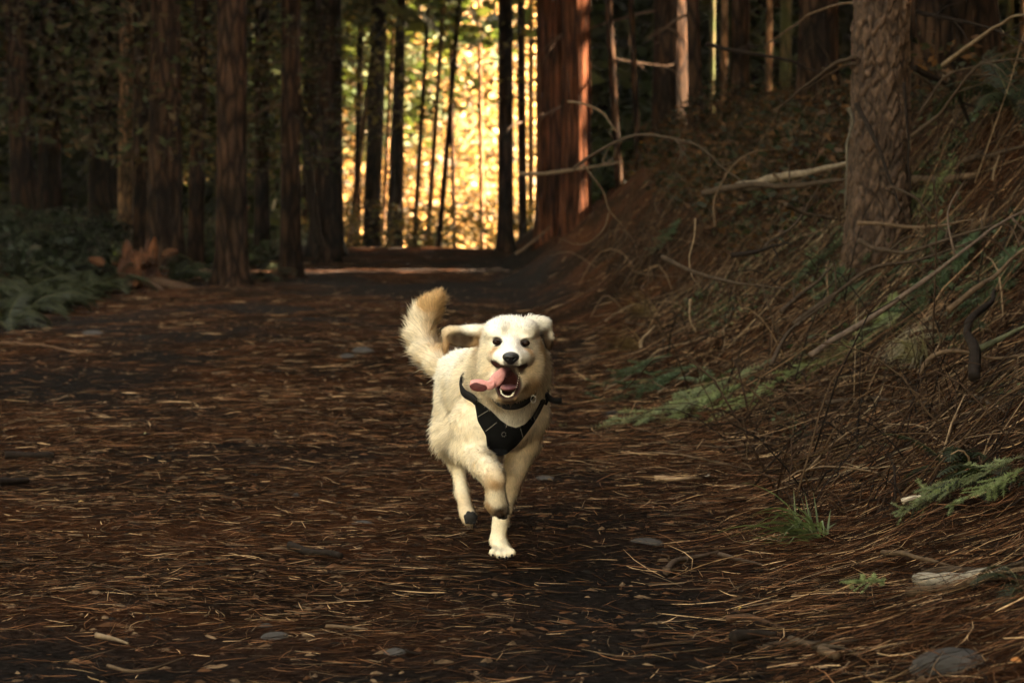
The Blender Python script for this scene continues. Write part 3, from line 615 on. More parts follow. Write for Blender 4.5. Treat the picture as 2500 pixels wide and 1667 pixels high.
stick(A6([(1300, 1100), (1500, 1080), (1880, 1110), (2100, 1105), (2400, 1065)]), .009, 'long thin stick lying across the bank near the right edge', Y=None, col=(.05, .035, .025), lift=4, twig=2)
stick(A6([(2100, 770), (2250, 690), (2400, 610)]), .012, 'dark mossy stick right of the black root', Y=7.8, col=(.06, .06, .035), twig=1)
stick(A7([(1730, 757), (1900, 742), (2060, 722), (2240, 705)]), .017, 'pale grey log piece cut square in the lower right', Y=(5.6, 5.6), col=(.20, .17, .135), name='fallen_log', cat='log', sides=12, tip=.8)
stick(A7([(1690, 817), (1950, 772), (2150, 730), (2400, 680)]), .012, 'brown bent stick in front of the grey log piece', Y=(5.35, 5.35), col=TAN)
stick(A7([(1775, 712), (1950, 682), (2200, 670), (2400, 620)]), .010, 'thin dark stick just behind the grey log piece', Y=(5.6, 5.5), col=GR)
stick(A7([(1540, 570), (1700, 610), (1850, 635), (1930, 665)]), .007, 'bent pale tipped twig behind the grey log piece', Y=(5.9, 5.75), col=TAN)
stick(A7([(2205, 700), (2200, 650)]), .009, 'tiny upright stub by the grey log piece', Y=5.4, col=GR)
stick(A7([(310, 725), (360, 690), (480, 660), (600, 630)]), .010, 'forked brown stick right of the bare soil', Y=None, col=(.06, .04, .028), lift=1.2, twig=1)
stick(A7([(600, 630), (700, 660), (860, 700)]), .007, 'thinner stick running on from the forked brown stick', Y=None, col=(.06, .04, .028), lift=1.2)
stick(A7([(1650, 368), (1720, 340), (1810, 322)]), .009, 'short white peeled stick beside the green sprays', Y=None, col=(.45, .37, .28), lift=2)
stick(A7([(240, 192), (380, 197), (500, 182)]), .009, 'pale peeled stick lying near the track edge', Y=None, col=(.30, .20, .12), lift=1)
stick(A7([(640, 1020), (760, 1015), (950, 1055)]), .009, 'reddish brown stick below the yellow leaf', Y=None, col=(.05, .028, .017), lift=1)
stick(A7([(660, 1140), (780, 1128), (920, 1120)]), .014, 'black rotten stick near the bottom, left one', Y=None, col=DK, lift=1)
stick(A7([(870, 1195), (1000, 1160), (1170, 1158), (1390, 1140)]), .008, 'crooked brown stick near the bottom, upper one', Y=None, col=(.04, .027, .018), lift=1.5)
stick(A7([(1010, 1165), (1180, 1195), (1370, 1225)]), .009, 'crooked brown stick near the bottom, lower one', Y=None, col=(.05, .034, .022), lift=1.5)
stick(A7([(1180, 1215), (1270, 1240)]), .009, 'stubby pale wood chunk near the bottom', Y=None, col=TAN, lift=1, tip=.8)
stick(A8([(1665, 818), (1800, 848), (1955, 885)]), .011, 'straight black stick on the open track', Y=None, col=DK, lift=.7, tip=.7)
stick(A8([(30, 300), (150, 292), (300, 290)]), .014, 'upper black rotten stick at the left edge', Y=None, col=DK, lift=.7, tip=.7)
stick(A8([(-20, 462), (60, 450), (155, 440)]), .016, 'lower black rotten stick at the left edge', Y=None, col=DK, lift=.7, tip=.7)
stick(A8([(560, 1350), (650, 1370), (740, 1400)]), .006, 'short pale twig on the soil at lower left', Y=None, col=PALE, lift=1.5)
stick(A8([(620, 1520), (750, 1545), (900, 1530), (1060, 1480)]), .004, 'long curved pale needle stalk at the bottom left', Y=None, col=TAN, lift=1.5)
stick(A8([(1870, 1293), (2000, 1297), (2115, 1303)]), .004, 'straight pale twig right of the grey stones', Y=None, col=TAN, lift=1.5)
stick([(0, 845), (100, 852), (202, 872)], .012, 'reddish stick lying at the left picture edge', Y=None, col=(.09, .05, .028), lift=1)
stick([(597, 643), (660, 644), (757, 649)], .020, 'thin pale pole lying across the far end of the track', Y=None, col=(.17, .11, .06), lift=1)
stick([(1258, 620), (1300, 590), (1345, 553)], .020, 'dead branch leaning at the far foot of the bank', Y=26, col=TAN)
stick([(1270, 425), (1360, 420), (1440, 408), (1520, 395)], .020, 'long pale branch lying before the great red trunks', Y=24, col=PALE, twig=2)
stick([(730, 150), (728, 240), (745, 330), (756, 430), (772, 560), (784, 604)], .04, 'bent black sapling stem left of the tall straight trunk', Y=29, col=DK, name='sapling', cat='sapling', tip=1.4, twig=0)
# ------------------------------------------------------------------ stones
def stone(p, rx, ry, rz, label, seed, col='stone'):
    u = np.linspace(0, np.pi, 15)[1:-1]; k = 26; th = np.linspace(0, 2*np.pi, k, endpoint=False); U, T = np.meshgrid(u, th, indexing='ij')
    D = np.stack([np.sin(U)*np.cos(T), np.sin(U)*np.sin(T), np.cos(U)], -1)
    r_ = 1+.22*fbm(D*1.6+seed*5, 3, seed); V = D*r_[..., None]*np.array([rx, ry, rz])
    V = V.reshape(-1, 3); n = len(u); i = np.arange(n-1)[:, None]*k; j = np.arange(k)[None]; j2 = (j+1) % k
    qd = np.stack([i+j, i+k+j, i+k+j2, i+j2], -1).reshape(-1, 4); V = np.vstack([V, [0, 0, rz], [0, 0, -rz]]); a = n*k; jj = np.arange(k)
    t = np.stack([np.full(k, a), jj, (jj+1) % k], 1)
    link('stone', npmesh('stone', V, [qd, t]), mat=M[col], label=label, cat='stone', loc=p)
for (px, py, w, hgt, lab) in [(2325, 1625, 210, 85, 'large grey rounded stone at the bottom right corner'), (1580, 1325, 85, 26, 'low flat stone right of the dog on the track edge'),
        (672, 1560, 75, 34, 'grey stone half buried at the bottom left'), (650, 1530, 40, 20, 'smaller grey stone behind the half buried one'), (965, 1592, 60, 24, 'grey stone low at the bottom centre'),
        (885, 860, 70, 34, 'dark stone on the track left of the tail'), (850, 872, 50, 22, 'smaller dark stone left of its neighbour near the tail'), (722, 1212, 22, 16, 'small tan stone on the open track'),
        (885, 1277, 60, 16, 'flat half buried stone left of the planted paw'), (228, 816, 60, 22, 'grey stone near the left track edge'), (1500, 1015, 80, 26, 'flat grey stone at the foot of the bank behind the dog'),
        (1330, 1170, 50, 18, 'low stone just right of the dog legs')]:
    p = hit(px, py); s = F/p[1]
    stone((p[0], p[1], p[2]-.2*hgt/s), w/s/2, w/s/2*.75, hgt/s*.62, lab, int(px))
# ------------------------------------------------------------------ leaves on the floor
def leaf(px, py, L, col, label, seed):
    g = np.random.default_rng(seed); L = L*.62; p = hit(px, py)+np.array([0, 0, .016]); n = 7
    t = np.linspace(0, 1, n); wv = np.sin(t*np.pi)**.7*L*.32*(1+.25*np.sin(t*19)); z = .12*L*np.sin(t*3)*g.uniform(.3, 1)
    V = np.concatenate([np.stack([(t-.5)*L, wv, z+.3*wv], 1), np.stack([(t-.5)*L, -wv, z+.35*wv], 1), np.stack([(t-.5)*L, 0*t, z], 1)])
    i = np.arange(n-1); qd = np.vstack([np.stack([i, i+1, 2*n+i+1, 2*n+i], 1), np.stack([2*n+i, 2*n+i+1, n+i+1, n+i], 1)])
    link('fallen_leaf', npmesh('fallen_leaf', V, qd, np.array(col)), mat=M['litter'], label=label, cat='leaf', loc=p, rot=(g.normal(.35, .2), 0, g.normal(0, .5)))
for a_ in [(1803, 1506, .035, (.55, .36, .05), 'bright yellow fallen leaf at lower right'), (1727, 1174, .035, (.38, .34, .28), 'pale grey leaf beside the peeled stick'), (2088, 1122, .03, (.30, .17, .12), 'pinkish brown leaf on the lower bank'),
           (198, 1240, .03, (.42, .27, .10), 'small ochre leaf on the left of the track'), (1455, 943, .035, (.35, .25, .17), 'pale leaf at the foot of the bank'), (2010, 1655, .03, (.22, .14, .08), 'tan leaf at the very bottom'),
           (2480, 1640, .03, (.40, .16, .05), 'orange leaf in the bottom right corner'), (1940, 1650, .03, (.15, .10, .06), 'dull tan leaf left of the tan leaf at the bottom'), (660, 1412, .03, (.12, .05, .03), 'dark red curled leaf on the track'), (355, 1068, .02, (.45, .42, .22), 'tiny pale yellow leaf at the left of the track')]:
    leaf(*a_, seed=int(a_[0]))
# ------------------------------------------------------------------ ferns
def frond_mesh(L, pairs, wid, seed, col, droop=1.0):
    g = np.random.default_rng(seed); m = MB(); n = 14; t = np.linspace(0, 1, n)
    ang = 1.05-droop*1.5*t; P = np.zeros((n, 3)); P[1:, 0] = np.cumsum(np.cos(ang[1:]))*L/n; P[1:, 2] = np.cumsum(np.sin(ang[1:]))*L/n
    m.add(*tube(P, .0035*np.linspace(1, .3, n), 4), (.10, .09, .04))
    s = np.linspace(.12, .98, pairs)
    for q_, u in enumerate(s):
        f = u*(n-1); i = min(int(f), n-2); c = P[i]+(P[i+1]-P[i])*(f-i); T = P[i+1]-P[i]; T /= np.linalg.norm(T)
        l = wid*math.sin(min(1, u*1.6+.12)*math.pi*.5)*(1-u)**.55*1.25
        for sd_ in (-1, 1):
            d = np.array([0, sd_, 0])*.9+T*.45+np.array([0, 0, g.normal(-.12, .08)]); d /= np.linalg.norm(d)
            nn = np.cross(d, T); nn /= np.linalg.norm(nn); b = np.cross(nn, d)
            k = 5; tt = np.linspace(0, 1, 2*k+1); hw = L/pairs*.34*(1-tt**1.5)*(1+.35*(np.arange(2*k+1) % 2*2-1))
            cen = c[None]+d[None]*l*tt[:, None]-np.array([0, 0, 1])*l*.25*tt[:, None]**2
            V = np.concatenate([cen+b*hw[:, None], cen-b*hw[:, None]]); a_ = np.arange(2*k)
            m.add(V, np.stack([a_, a_+1, a_+2*k+2, a_+2*k+1], 1), None, np.array(col)*g.uniform(.75, 1.3))
    me = m.mesh('frond', False); me.materials.append(M['fern']); return me
FC = (.015, .019, .009); FR = [frond_mesh(.75, 20, .17, s_, FC, .8+.25*s_) for s_ in range(4)]; FB = [frond_mesh(.5, 18, .11, 10+s_, (.075, .10, .05), .8+.25*s_) for s_ in range(3)]
fi = 0
def fern(x, y, z, n, sc, label, group=None, set_=FR, spread=None, up=0.0):
    global fi; fi += 1; g = np.random.default_rng(700+fi)
    e = link('fern', None, label=label, cat='fern', group=group, loc=(x, y, z))
    for k_ in range(n):
        a_ = (k_+g.uniform(-.3, .3))*2*math.pi/n if spread is None else spread[0]+spread[1]*g.uniform(-1, 1)
        o = link('frond', set_[int(g.integers(len(set_)))], e, rot=(g.normal(0, .2), -up+g.normal(-.05, .18), a_)); s_ = sc*g.uniform(.7, 1.15); o.scale = (s_, s_, s_)
    return e
g = np.random.default_rng(5)
lf = [(20, 470, 25), (60, 450, 27), (130, 470, 27), (190, 470, 28), (240, 460, 29), (45, 545, 22.5), (120, 545, 22.5), (190, 600, 22), (80, 690, 19), (160, 690, 20), (80, 520, 23), (150, 500, 25), (215, 505, 26), (275, 480, 27), (40, 590, 21), (110, 585, 21.5), (180, 570, 23), (250, 560, 24), (20, 660, 19), (90, 650, 19.5), (160, 635, 20.5), (235, 620, 22), (300, 590, 24), (60, 710, 18), (135, 690, 19), (0, 540, 21), (310, 530, 27), (15, 720, 17), (75, 620, 20), (120, 620, 20.5), (10, 610, 20), (200, 660, 21), (270, 640, 23)]
def ypos(px, Y): x = (px-1250)/F*Y; return x, Y, float(gz(x, Y))
_u = {}
def FL(px, py):
    row = 'front edge' if py > 640 else ('middle' if py > 540 else 'back'); i = int(px//45)
    col_ = ['at the very picture edge', 'just in from the picture edge', 'two steps in', 'left of the bed centre', 'at the bed centre', 'right of the bed centre', 'near the rotten stump', 'touching the rotten stump'][min(i, 7)]
    l = 'green fern in the %s of the left bed, %s' % (row, col_); _u[l] = _u.get(l, 0)+1
    return l if _u[l] == 1 else 'fourth fern in that part of the left bed' if False else l.replace('green fern', ['', '', 'smaller fern', 'third fern', 'fourth fern'][min(_u[l], 4)])
for (px, py, Yd) in lf:
    x, y, z = ypos(px, Yd); zt = CZ-(py-HZ)/F*Yd
    fern(x, y, max(z, min(zt-.1, z+.6)) if False else z, int(g.integers(8, 12)), g.uniform(.6, .85), FL(px, py))
for px, Yd, lab in [(455, 26, 'small fern right of the rotten stump'), (505, 26, 'low fern left of the broad dark trunk'), (420, 25, 'fern at the back of the rotten stump'), (640, 26, 'fern right of the broad dark trunk'), (685, 30, 'low fern by the far end of the track on the left')]:
    x, y, z = ypos(px, Yd); fern(x, y, z, 9, .75, lab)
p = PX(1740, 600, 11.0); fern(p[0], p[1], float(gz(p[0], p[1])), 7, .42, 'small grey green fern in the middle of the bank', set_=FB)
p = PX(2440, 1120, 6.2); fern(p[0], p[1], float(gz(p[0], p[1])), 10, .42, 'fern drooping over the bank at the right edge', set_=FR, up=-.3)
p = PX(2330, 1120, 6.6); fern(p[0], p[1], float(gz(p[0], p[1])), 6, .36, 'smaller drooping fern left of the right edge fern', set_=FR)
p = PX(2490, 1530, 4.75); fern(p[0], p[1], float(gz(p[0], p[1])), 7, .22, 'dark little fern at the lower right edge', set_=FR)
p = PX(2480, 480, 12); fern(p[0], p[1], float(gz(p[0], p[1])), 8, .8, 'dark fern at the right edge level with the log', set_=FR)
# ------------------------------------------------------------------ green conifer sprays lying on the bank
def spray_mesh(L, seed, col, dens=110, curl=.3):
    g = np.random.default_rng(seed); m = MB()
    def twig_(P, r, lv):
        n = len(P); m.add(*tube(P, r*np.linspace(1, .4, n), 4), (.09, .06, .04))
        ln = np.linalg.norm(np.diff(P, axis=0), axis=1).sum(); k = int(dens*ln*10)
        u = g.random(k)*(n-1.01); i = u.astype(int); c = P[i]+(P[i+1]-P[i])*(u-i)[:, None]; T = P[i+1]-P[i]; T /= np.linalg.norm(T, axis=1)[:, None]
        d = g.normal(size=(k, 3)); d[:, 2] *= .5; d = d/np.linalg.norm(d, axis=1)[:, None]+T*.7; d /= np.linalg.norm(d, axis=1)[:, None]
        nl = .014+.012*g.random((k, 1)); e_ = np.cross(d, T); e_ /= np.linalg.norm(e_, axis=1)[:, None]+1e-6
        V = np.stack([c-e_*.0028, c+e_*.0028, c+d*nl], 1).reshape(-1, 3)
        m.add(V, None, np.arange(3*k).reshape(-1, 3), np.repeat(np.array(col)*(.6+.8*g.random((k, 1))), 3, 0))
        return
    t = np.linspace(0, 1, 10)[:, None]; main = np.hstack([t*L, curl*L*.3*np.sin(t*2.5), -.03*L*t**2]); twig_(main, .004, 0)
    for q_ in range(int(L*34)):
        u = g.uniform(.08, .97); i = int(u*9); c = main[i]; a_ = g.choice([-1, 1])*g.uniform(.5, .95); l = L*.45*(1-u*.7)*g.uniform(.5, 1)
        s = np.linspace(0, 1, 6)[:, None]; twig_(c+np.hstack([np.cos(a_)*s*l, np.sin(a_)*s*l, -.05*l*s**2+g.normal(0, .03)*s]), .002, 1)
    me = m.mesh('conifer_spray', False); me.materials.append(M['fern']); return me
SP = [spray_mesh(.55, 1, (.16, .18, .10)), spray_mesh(.4, 2, (.16, .19, .09)), spray_mesh(.5, 3, (.05, .07, .04))]
def spray(px, py, s, a_, label, k=0, lift=.075):
    p = hit(px, py); tx = float(gz(p[0]+.1, p[1])-gz(p[0]-.1, p[1]))/.2; ty = float(gz(p[0], p[1]+.1)-gz(p[0], p[1]-.1))/.2
    o = link('conifer_spray', SP[k], label=label, cat='conifer sprig', loc=(p[0], p[1], p[2]+lift))
    nrm = Vector((-tx, -ty, 1)).normalized(); xd = Vector((math.cos(a_), math.sin(a_), 0)); xd = (xd-nrm*xd.dot(nrm)).normalized(); yd = nrm.cross(xd)
    from mathutils import Matrix
    o.rotation_euler = Matrix((xd, yd, nrm)).transposed().to_euler(); s *= 1.3; o.scale = (s, s, s)
for a_ in [(1860, 935, 1.0, 3.5, 'pale green conifer sprig lying on the lower bank, topmost of the heap', 0), (1800, 985, 1.1, 3.4, 'pale green conifer sprig in the middle of the lower bank heap', 1), (1730, 1020, .9, 3.35, 'conifer sprig pointing down track at the left end of the heap', 0), (1880, 985, .8, 3.7, 'conifer sprig at the right of the lower bank heap', 1),
           (1700, 935, .9, 3.6, 'dark green sprig behind the pale heap', 2), (1640, 905, .7, 3.4, 'dark green sprig at the foot of the bank', 2), (2030, 915, .7, 3.0, 'greyish sprig right of the pale heap', 1), (2180, 760, .8, 3.9, 'dull green sprig under the pale stout branch', 1), (2240, 780, .8, 3.2, 'second dull sprig under the pale stout branch', 0), (2290, 735, .9, 3.6, 'third dull sprig near the pale stout branch', 2),
           (2400, 600, 1.2, 3.7, 'dark sprig high at the right edge of the bank', 2), (2460, 660, 1.3, 3.9, 'dark sprig below the high one at the right edge', 2), (2340, 560, 1.1, 3.5, 'dark sprig left of the high one on the right', 2), (2200, 590, .9, 3.2, 'dark sprig right of the near pine foot', 2), (2080, 610, .9, 2.9, 'dark sprig in front of the near pine foot', 2), (2040, 700, .8, 4.2, 'dark hanging sprig below the near pine', 2), (2080, 740, .7, 4.6, 'lower hanging sprig below the near pine', 2), (2330, 430, 1.2, 3.3, 'mossy sprig on the log right of the near pine', 1), (2300, 470, 1.2, 2.8, 'mossy sprig below the right log', 0),
           (2490, 1218, .42, 3.3, 'brightest green sprig at the right edge', 1), (2430, 1212, .40, 3.0, 'bright green sprig left of the brightest one', 0), (2350, 1240, .30, 3.3, 'small bright sprig end beside the white stick', 1), (2500, 1190, .45, 2.6, 'bright sprig above the brightest one at the right edge', 0), (2460, 1245, .34, 3.4, 'lowest bright sprig at the right edge', 1),
           (2160, 1505, .28, 2.0, 'little green sprig alone on the lower right litter', 1), (1660, 560, .8, 3.9, 'grey sprig beside the small bank fern', 2), (1960, 450, 1.0, 2.6, 'dim sprig behind the fallen log', 2)]:
    spray(*a_)
# ------------------------------------------------------------------ grass tufts
def tuft(px, py, n, L, col, label, lean, w=.004, name='grass_tuft', cat='grass tuft', sp=.5):
    g = np.random.default_rng(int(px)); p = hit(px, py)+np.array([0, 0, .02]); m = MB()
    for k_ in range(n):
        a_ = lean[0]+g.normal(0, sp); l = L*g.uniform(.5, 1.1); t = np.linspace(0, 1, 7); el = g.uniform(.5, 1.3); bend = lean[1]*g.uniform(.7, 1.4)
        hx = np.cumsum(np.cos(el-bend*t))*l/7; hz = np.cumsum(np.sin(el-bend*t))*l/7; hz = np.maximum(hz, .012)
        P = np.stack([hx*math.cos(a_), hx*math.sin(a_), hz], 1)+np.array([g.normal(0, .02), g.normal(0, .02), 0])
        sd_ = np.array([-math.sin(a_), math.cos(a_), .6]); hw = w*.5*(1-t**2)[:, None]
        V = np.concatenate([P-sd_*hw, P+sd_*hw]); i = np.arange(6); m.add(V, np.stack([i, i+1, i+8, i+7], 1), None, np.array(col)*g.uniform(.6, 1.4))
    link(name, m.mesh(name, False), mat=M['fern'], label=label, cat=cat, loc=p)
tuft(1990, 1345, 46, .24, (.095, .12, .06), 'dark green grass tuft on the lower right bank', (3.5, 1.5), .006)
tuft(1985, 1335, 12, .17, (.10, .12, .065), 'upright blades rising behind the lower right grass tuft', (1.5, .3), .006)
tuft(2255, 915, 60, .36, (.22, .19, .13), 'pale dead grass wisp hanging on the right bank', (4.1, 1.6), .004, sp=.22)
tuft(2160, 905, 50, .40, (.17, .14, .09), 'pale dead grass wisp sweeping left of the hanging wisp', (.15, 1.3), .004, sp=.2)
tuft(2090, 905, 34, .3, (.15, .13, .08), 'straw tuft at the end of the conifer sprig heap', (3.4, 1.5), .004, sp=.3)
tuft(1600, 790, 40, .35, (.16, .11, .06), 'dry grass tuft at the foot of the bank behind the dog', (3.6, 1.5), .004, sp=.3)
tuft(1560, 870, 36, .30, (.15, .10, .055), 'second dry grass tuft right of the dog head', (3.6, 1.5), .004, sp=.3)
# undergrowth on the bank top: brown bracken stems and low leaves
def bed(n, X0, X1, Y0, Y1, hgt, size, seed, pal, name, label, cond=None):
    def fn(n, g):
        x = g.uniform(X0, X1, n*2); y = g.uniform(Y0, Y1, n*2); d = fb2(x, y, .8, 3, seed); k_ = (d > -.25)
        if cond is not None: k_ &= cond(x, y)
        x = x[k_][:n]; y = y[k_][:n]; d = d[k_][:n]
        return np.stack([x, y, gz(x, y)+hgt*(.5+d)*g.random(len(x))**1.2], -1)
    v, qd, c = leafcloud(n, fn, size, seed, pal); m = MB(); m.add(v, qd, None, c); link(name, m.mesh(name, False), mat=M['fern'], kind='stuff', label=label)
bed(60000, 1.0, 9, 15, 33, .55, (.02, .06), 51, [(.05, .024, .010), (.022, .022, .010), (.075, .036, .014), (.014, .018, .008)], 'bank_undergrowth', 'brown bracken and scrub along the top of the bank', lambda x, y: x > 1.4-.0*y)
bed(30000, -9, -4.4, 16, 34, .50, (.03, .09), 52, [(.015, .020, .010), (.018, .024, .012), (.010, .014, .007), (.024, .022, .014)], 'left_ground_cover', 'low leafy ground cover among the ferns on the left')
bed(9000, -6.5, -2.6, 30, 44, .35, (.04, .10), 53, [(.045, .06, .03), (.05, .05, .025)], 'verge_ground_cover', 'sparse green plants at the far left edge of the track', lambda x, y: (x < -3.3))
# ------------------------------------------------------------------ rotten stump
x, y, z = ypos(338, 24); k = 40; n = 26; th = np.linspace(0, 2*np.pi, k, endpoint=False)
top = .26+.26*np.abs(vn(np.stack([np.cos(th)*2.2, np.sin(th)*2.2, th*0+3], -1), 5))+.12*vn(np.stack([np.cos(th)*6, np.sin(th)*6, th*0+3], -1), 6)
tt = np.linspace(0, 1, n)[:, None]; ZZ = -.2+(top[None]+.2)*tt; TH = np.broadcast_to(th, ZZ.shape)
rr = (.17+.13*np.exp(-np.clip(ZZ+.05, 0, 9)/.12))*(1+.30*fbm(np.stack([np.cos(TH)*3, np.sin(TH)*3, ZZ*5], -1), 4, 12))
outer = np.stack([rr*np.cos(TH), rr*np.sin(TH), ZZ], -1); inner = np.stack([rr*.55*np.cos(TH), rr*.55*np.sin(TH), ZZ*.75-.02], -1)[::-1]
V = np.concatenate([outer, inner]).reshape(-1, 3); N = 2*n; i = np.arange(N-1)[:, None]*k; j = np.arange(k)[None]; j2 = (j+1) % k
cc = lerp(np.array([.045, .02, .012]), np.array([.12, .048, .02]), sstep(-.1, .35, fbm(V*9, 3, 14))[:, None])
e = link('rotten_stump', None, label='crumbling orange brown rotten stump beside the left ferns', cat='stump', loc=(x, y, z))
link('stump_shell', npmesh('stump_shell', V, np.stack([i+j, i+j2, i+k+j2, i+k+j], -1).reshape(-1, 4), cc), e, M['wood'])
g = np.random.default_rng(77)
for q_ in range(14):
    a_ = g.uniform(0, 6.28); r_ = g.uniform(.1, .42); s_ = g.uniform(.05, .14); b = MB()
    b.add(*tube(smoothpath([(0, 0, 0), (s_*.5, .02, s_*.3), (s_*1.2, 0, s_*g.uniform(.0, .5))], 6), s_*.32*np.array([.7, 1, 1.1, 1, .9, .7]), 6, rough=.5, seed=q_), np.array((.07, .030, .014))*g.uniform(.3, 1.2))
    link('wood_chunk', b.mesh('wood_chunk', False), e, M['wood'], loc=(r_*math.cos(a_), r_*math.sin(a_), g.uniform(0, .35)), rot=(0, 0, a_))
for q_, a_ in enumerate([-.6, -1.1, -1.7, -.2, -2.4]):
    b = MB(); b.add(*tube(smoothpath([(0, 0, .10), (.2, 0, .06), (.45, .05, .0), (.8, .02, -.08)], 10), .05*np.linspace(1, .3, 10), 7, rough=.3), (.06, .035, .022)); link('root', b.mesh('root'), e, M['wood'], loc=(.12*math.cos(a_), .12*math.sin(a_), 0), rot=(0, 0, a_))

bed(16000, .9, 5, 6.5, 15, .16, (.012, .035), 54, [(.045, .062, .03), (.06, .078, .038), (.03, .04, .02)], 'bank_green_cover', 'low green moss and seedlings among the dead twigs of the bank', lambda x, y: (x > 1.0+.0*y) & (fb2(x, y, 1.6, 3, 77) > .08))

# ------------------------------------------------------------------ the dog: one continuous body grown as a distance field
def P3(px, py, Y): return PX(px, py, Y)
def rotm(rx, ry, rz):
    cx, sx, cy, sy, cz_, sz = math.cos(rx), math.sin(rx), math.cos(ry), math.sin(ry), math.cos(rz), math.sin(rz)
    return np.array([[cz_, -sz, 0], [sz, cz_, 0], [0, 0, 1]])@np.array([[cy, 0, sy], [0, 1, 0], [-sy, 0, cy]])@np.array([[1, 0, 0], [0, cx, -sx], [0, sx, cx]])
def pd(p, P):
    if p[0] == 'c':
        a, b = np.asarray(p[1]), np.asarray(p[2]); ab = b-a; t = np.clip(((P-a)@ab)/(ab@ab), 0, 1)
        return np.linalg.norm(P-a-t[..., None]*ab, axis=-1)-(p[3]+(p[4]-p[3])*t)
    q_ = (P-np.asarray(p[1]))@(p[3] if p[3] is not None else np.eye(3)); r_ = np.asarray(p[2])
    k0 = np.linalg.norm(q_/r_, axis=-1); k1 = np.linalg.norm(q_/r_**2, axis=-1)+1e-9
    return k0*(k0-1)/k1
def sdf_mesh(prims, subs, lo, hi, h):
    lo = np.array(lo); hi = np.array(hi); N = np.ceil((hi-lo)/h).astype(int)+1
    ax = [lo[i_]+np.arange(N[i_])*h for i_ in range(3)]; D = np.full(N, .2, np.float32)
    def region(p, mrg):
        if p[0] == 'c':
            a, b = np.asarray(p[1]), np.asarray(p[2]); r_ = max(p[3], p[4])+mrg; l, u = np.minimum(a, b)-r_, np.maximum(a, b)+r_
        else:
            r_ = max(p[2])+mrg; l, u = np.asarray(p[1])-r_, np.asarray(p[1])+r_
        i0 = np.clip(((l-lo)/h).astype(int), 0, N); i1 = np.clip(((u-lo)/h).astype(int)+2, 0, N)
        return tuple(slice(a_, b_) for a_, b_ in zip(i0, i1))
    for lst, sgn in ((prims, 1), (subs, -1)):
        for p in lst:
            k = p[-1]; s = region(p, k*1.2+.03)
            G = np.stack(np.meshgrid(ax[0][s[0]], ax[1][s[1]], ax[2][s[2]], indexing='ij'), -1)
            if G.size == 0: continue
            d = pd(p, G)
            if sgn > 0:
                o = D[s]; hh = np.maximum(k-np.abs(o-d), 0)/k; D[s] = np.minimum(o, d)-hh*hh*k*.25
            else:
                o = D[s]; d = -d; hh = np.maximum(k-np.abs(o-d), 0)/k; D[s] = np.maximum(o, d)+hh*hh*k*.25
    sg = D < 0
    c8 = [sg[a:N[0]-1+a, b:N[1]-1+b, c:N[2]-1+c] for a in (0, 1) for b in (0, 1) for c in (0, 1)]
    al = np.logical_and.reduce(c8); an = np.logical_or.reduce(c8); act = np.argwhere(an & ~al)
    idx = np.full(np.array(D.shape)-1, -1, np.int32); idx[act[:, 0], act[:, 1], act[:, 2]] = np.arange(len(act))
    cor = {(a, b, c): D[act[:, 0]+a, act[:, 1]+b, act[:, 2]+c] for a in (0, 1) for b in (0, 1) for c in (0, 1)}
    acc = np.zeros((len(act), 3)); cnt = np.zeros(len(act))
    for ax_ in range(3):
        for u in (0, 1):
            for v_ in (0, 1):
                a = [0, 0, 0]; o2 = [i_ for i_ in range(3) if i_ != ax_]; a[o2[0]] = u; a[o2[1]] = v_; b = list(a); b[ax_] = 1
                d0, d1 = cor[tuple(a)], cor[tuple(b)]; mk = (d0 < 0) != (d1 < 0); t = np.where(mk, d0/(d0-d1+1e-12), 0)
                pt = np.zeros((len(act), 3)); pt[:] = a; pt[:, ax_] = t; acc += pt*mk[:, None]; cnt += mk
    V = lo+(act+acc/cnt[:, None])*h; Q = []
    for ax_ in range(3):
        o2 = [i_ for i_ in range(3) if i_ != ax_]
        s0 = [slice(None)]*3; s1 = [slice(None)]*3; s0[ax_] = slice(0, -1); s1[ax_] = slice(1, None)
        cr = sg[tuple(s0)] != sg[tuple(s1)]; e = np.argwhere(cr); e = e[(e[:, o2[0]] > 0) & (e[:, o2[1]] > 0) & (e[:, o2[0]] < N[o2[0]]-1) & (e[:, o2[1]] < N[o2[1]]-1)]
        def ci(du, dv):
            c = e.copy(); c[:, o2[0]] += du; c[:, o2[1]] += dv; return idx[c[:, 0], c[:, 1], c[:, 2]]
        q_ = np.stack([ci(-1, -1), ci(0, -1), ci(0, 0), ci(-1, 0)], 1); ins = sg[e[:, 0], e[:, 1], e[:, 2]]
        if ax_ == 1: ins = ~ins
        q_[~ins] = q_[~ins][:, ::-1]; Q.append(q_)
    Q = np.concatenate(Q); return V, Q[(Q >= 0).all(1)]
def vnormals(V, Q):
    n = np.cross(V[Q[:, 2]]-V[Q[:, 0]], V[Q[:, 3]]-V[Q[:, 1]]); N = np.zeros_like(V)
    for c in range(4): np.add.at(N, Q[:, c], n)
    return N/(np.linalg.norm(N, axis=1)[:, None]+1e-12)
c_ = lambda a, b, ra, rb, k=.02: ('c', a, b, ra, rb, k)
e_ = lambda c, r, rot=None, k=.02: ('e', c, r, rotm(*rot) if rot else None, k)
yawb = math.atan2(-.13, .62)          # body axis swings to the picture's left going back
Bz = (0, 0, -yawb)
B = []
# trunk
B += [e_((-.018, 6.10, .425), (.090, .13, .130), Bz, .04), e_((-.055, 6.30, .425), (.103, .17, .120), Bz, .05), e_((-.098, 6.52, .420), (.080, .15, .092), Bz, .05),
      e_((-.132, 6.70, .410), (.066, .12, .092), Bz, .05), c_((-.025, 6.16, .50), (-.15, 6.70, .455), .055, .050, .04)]
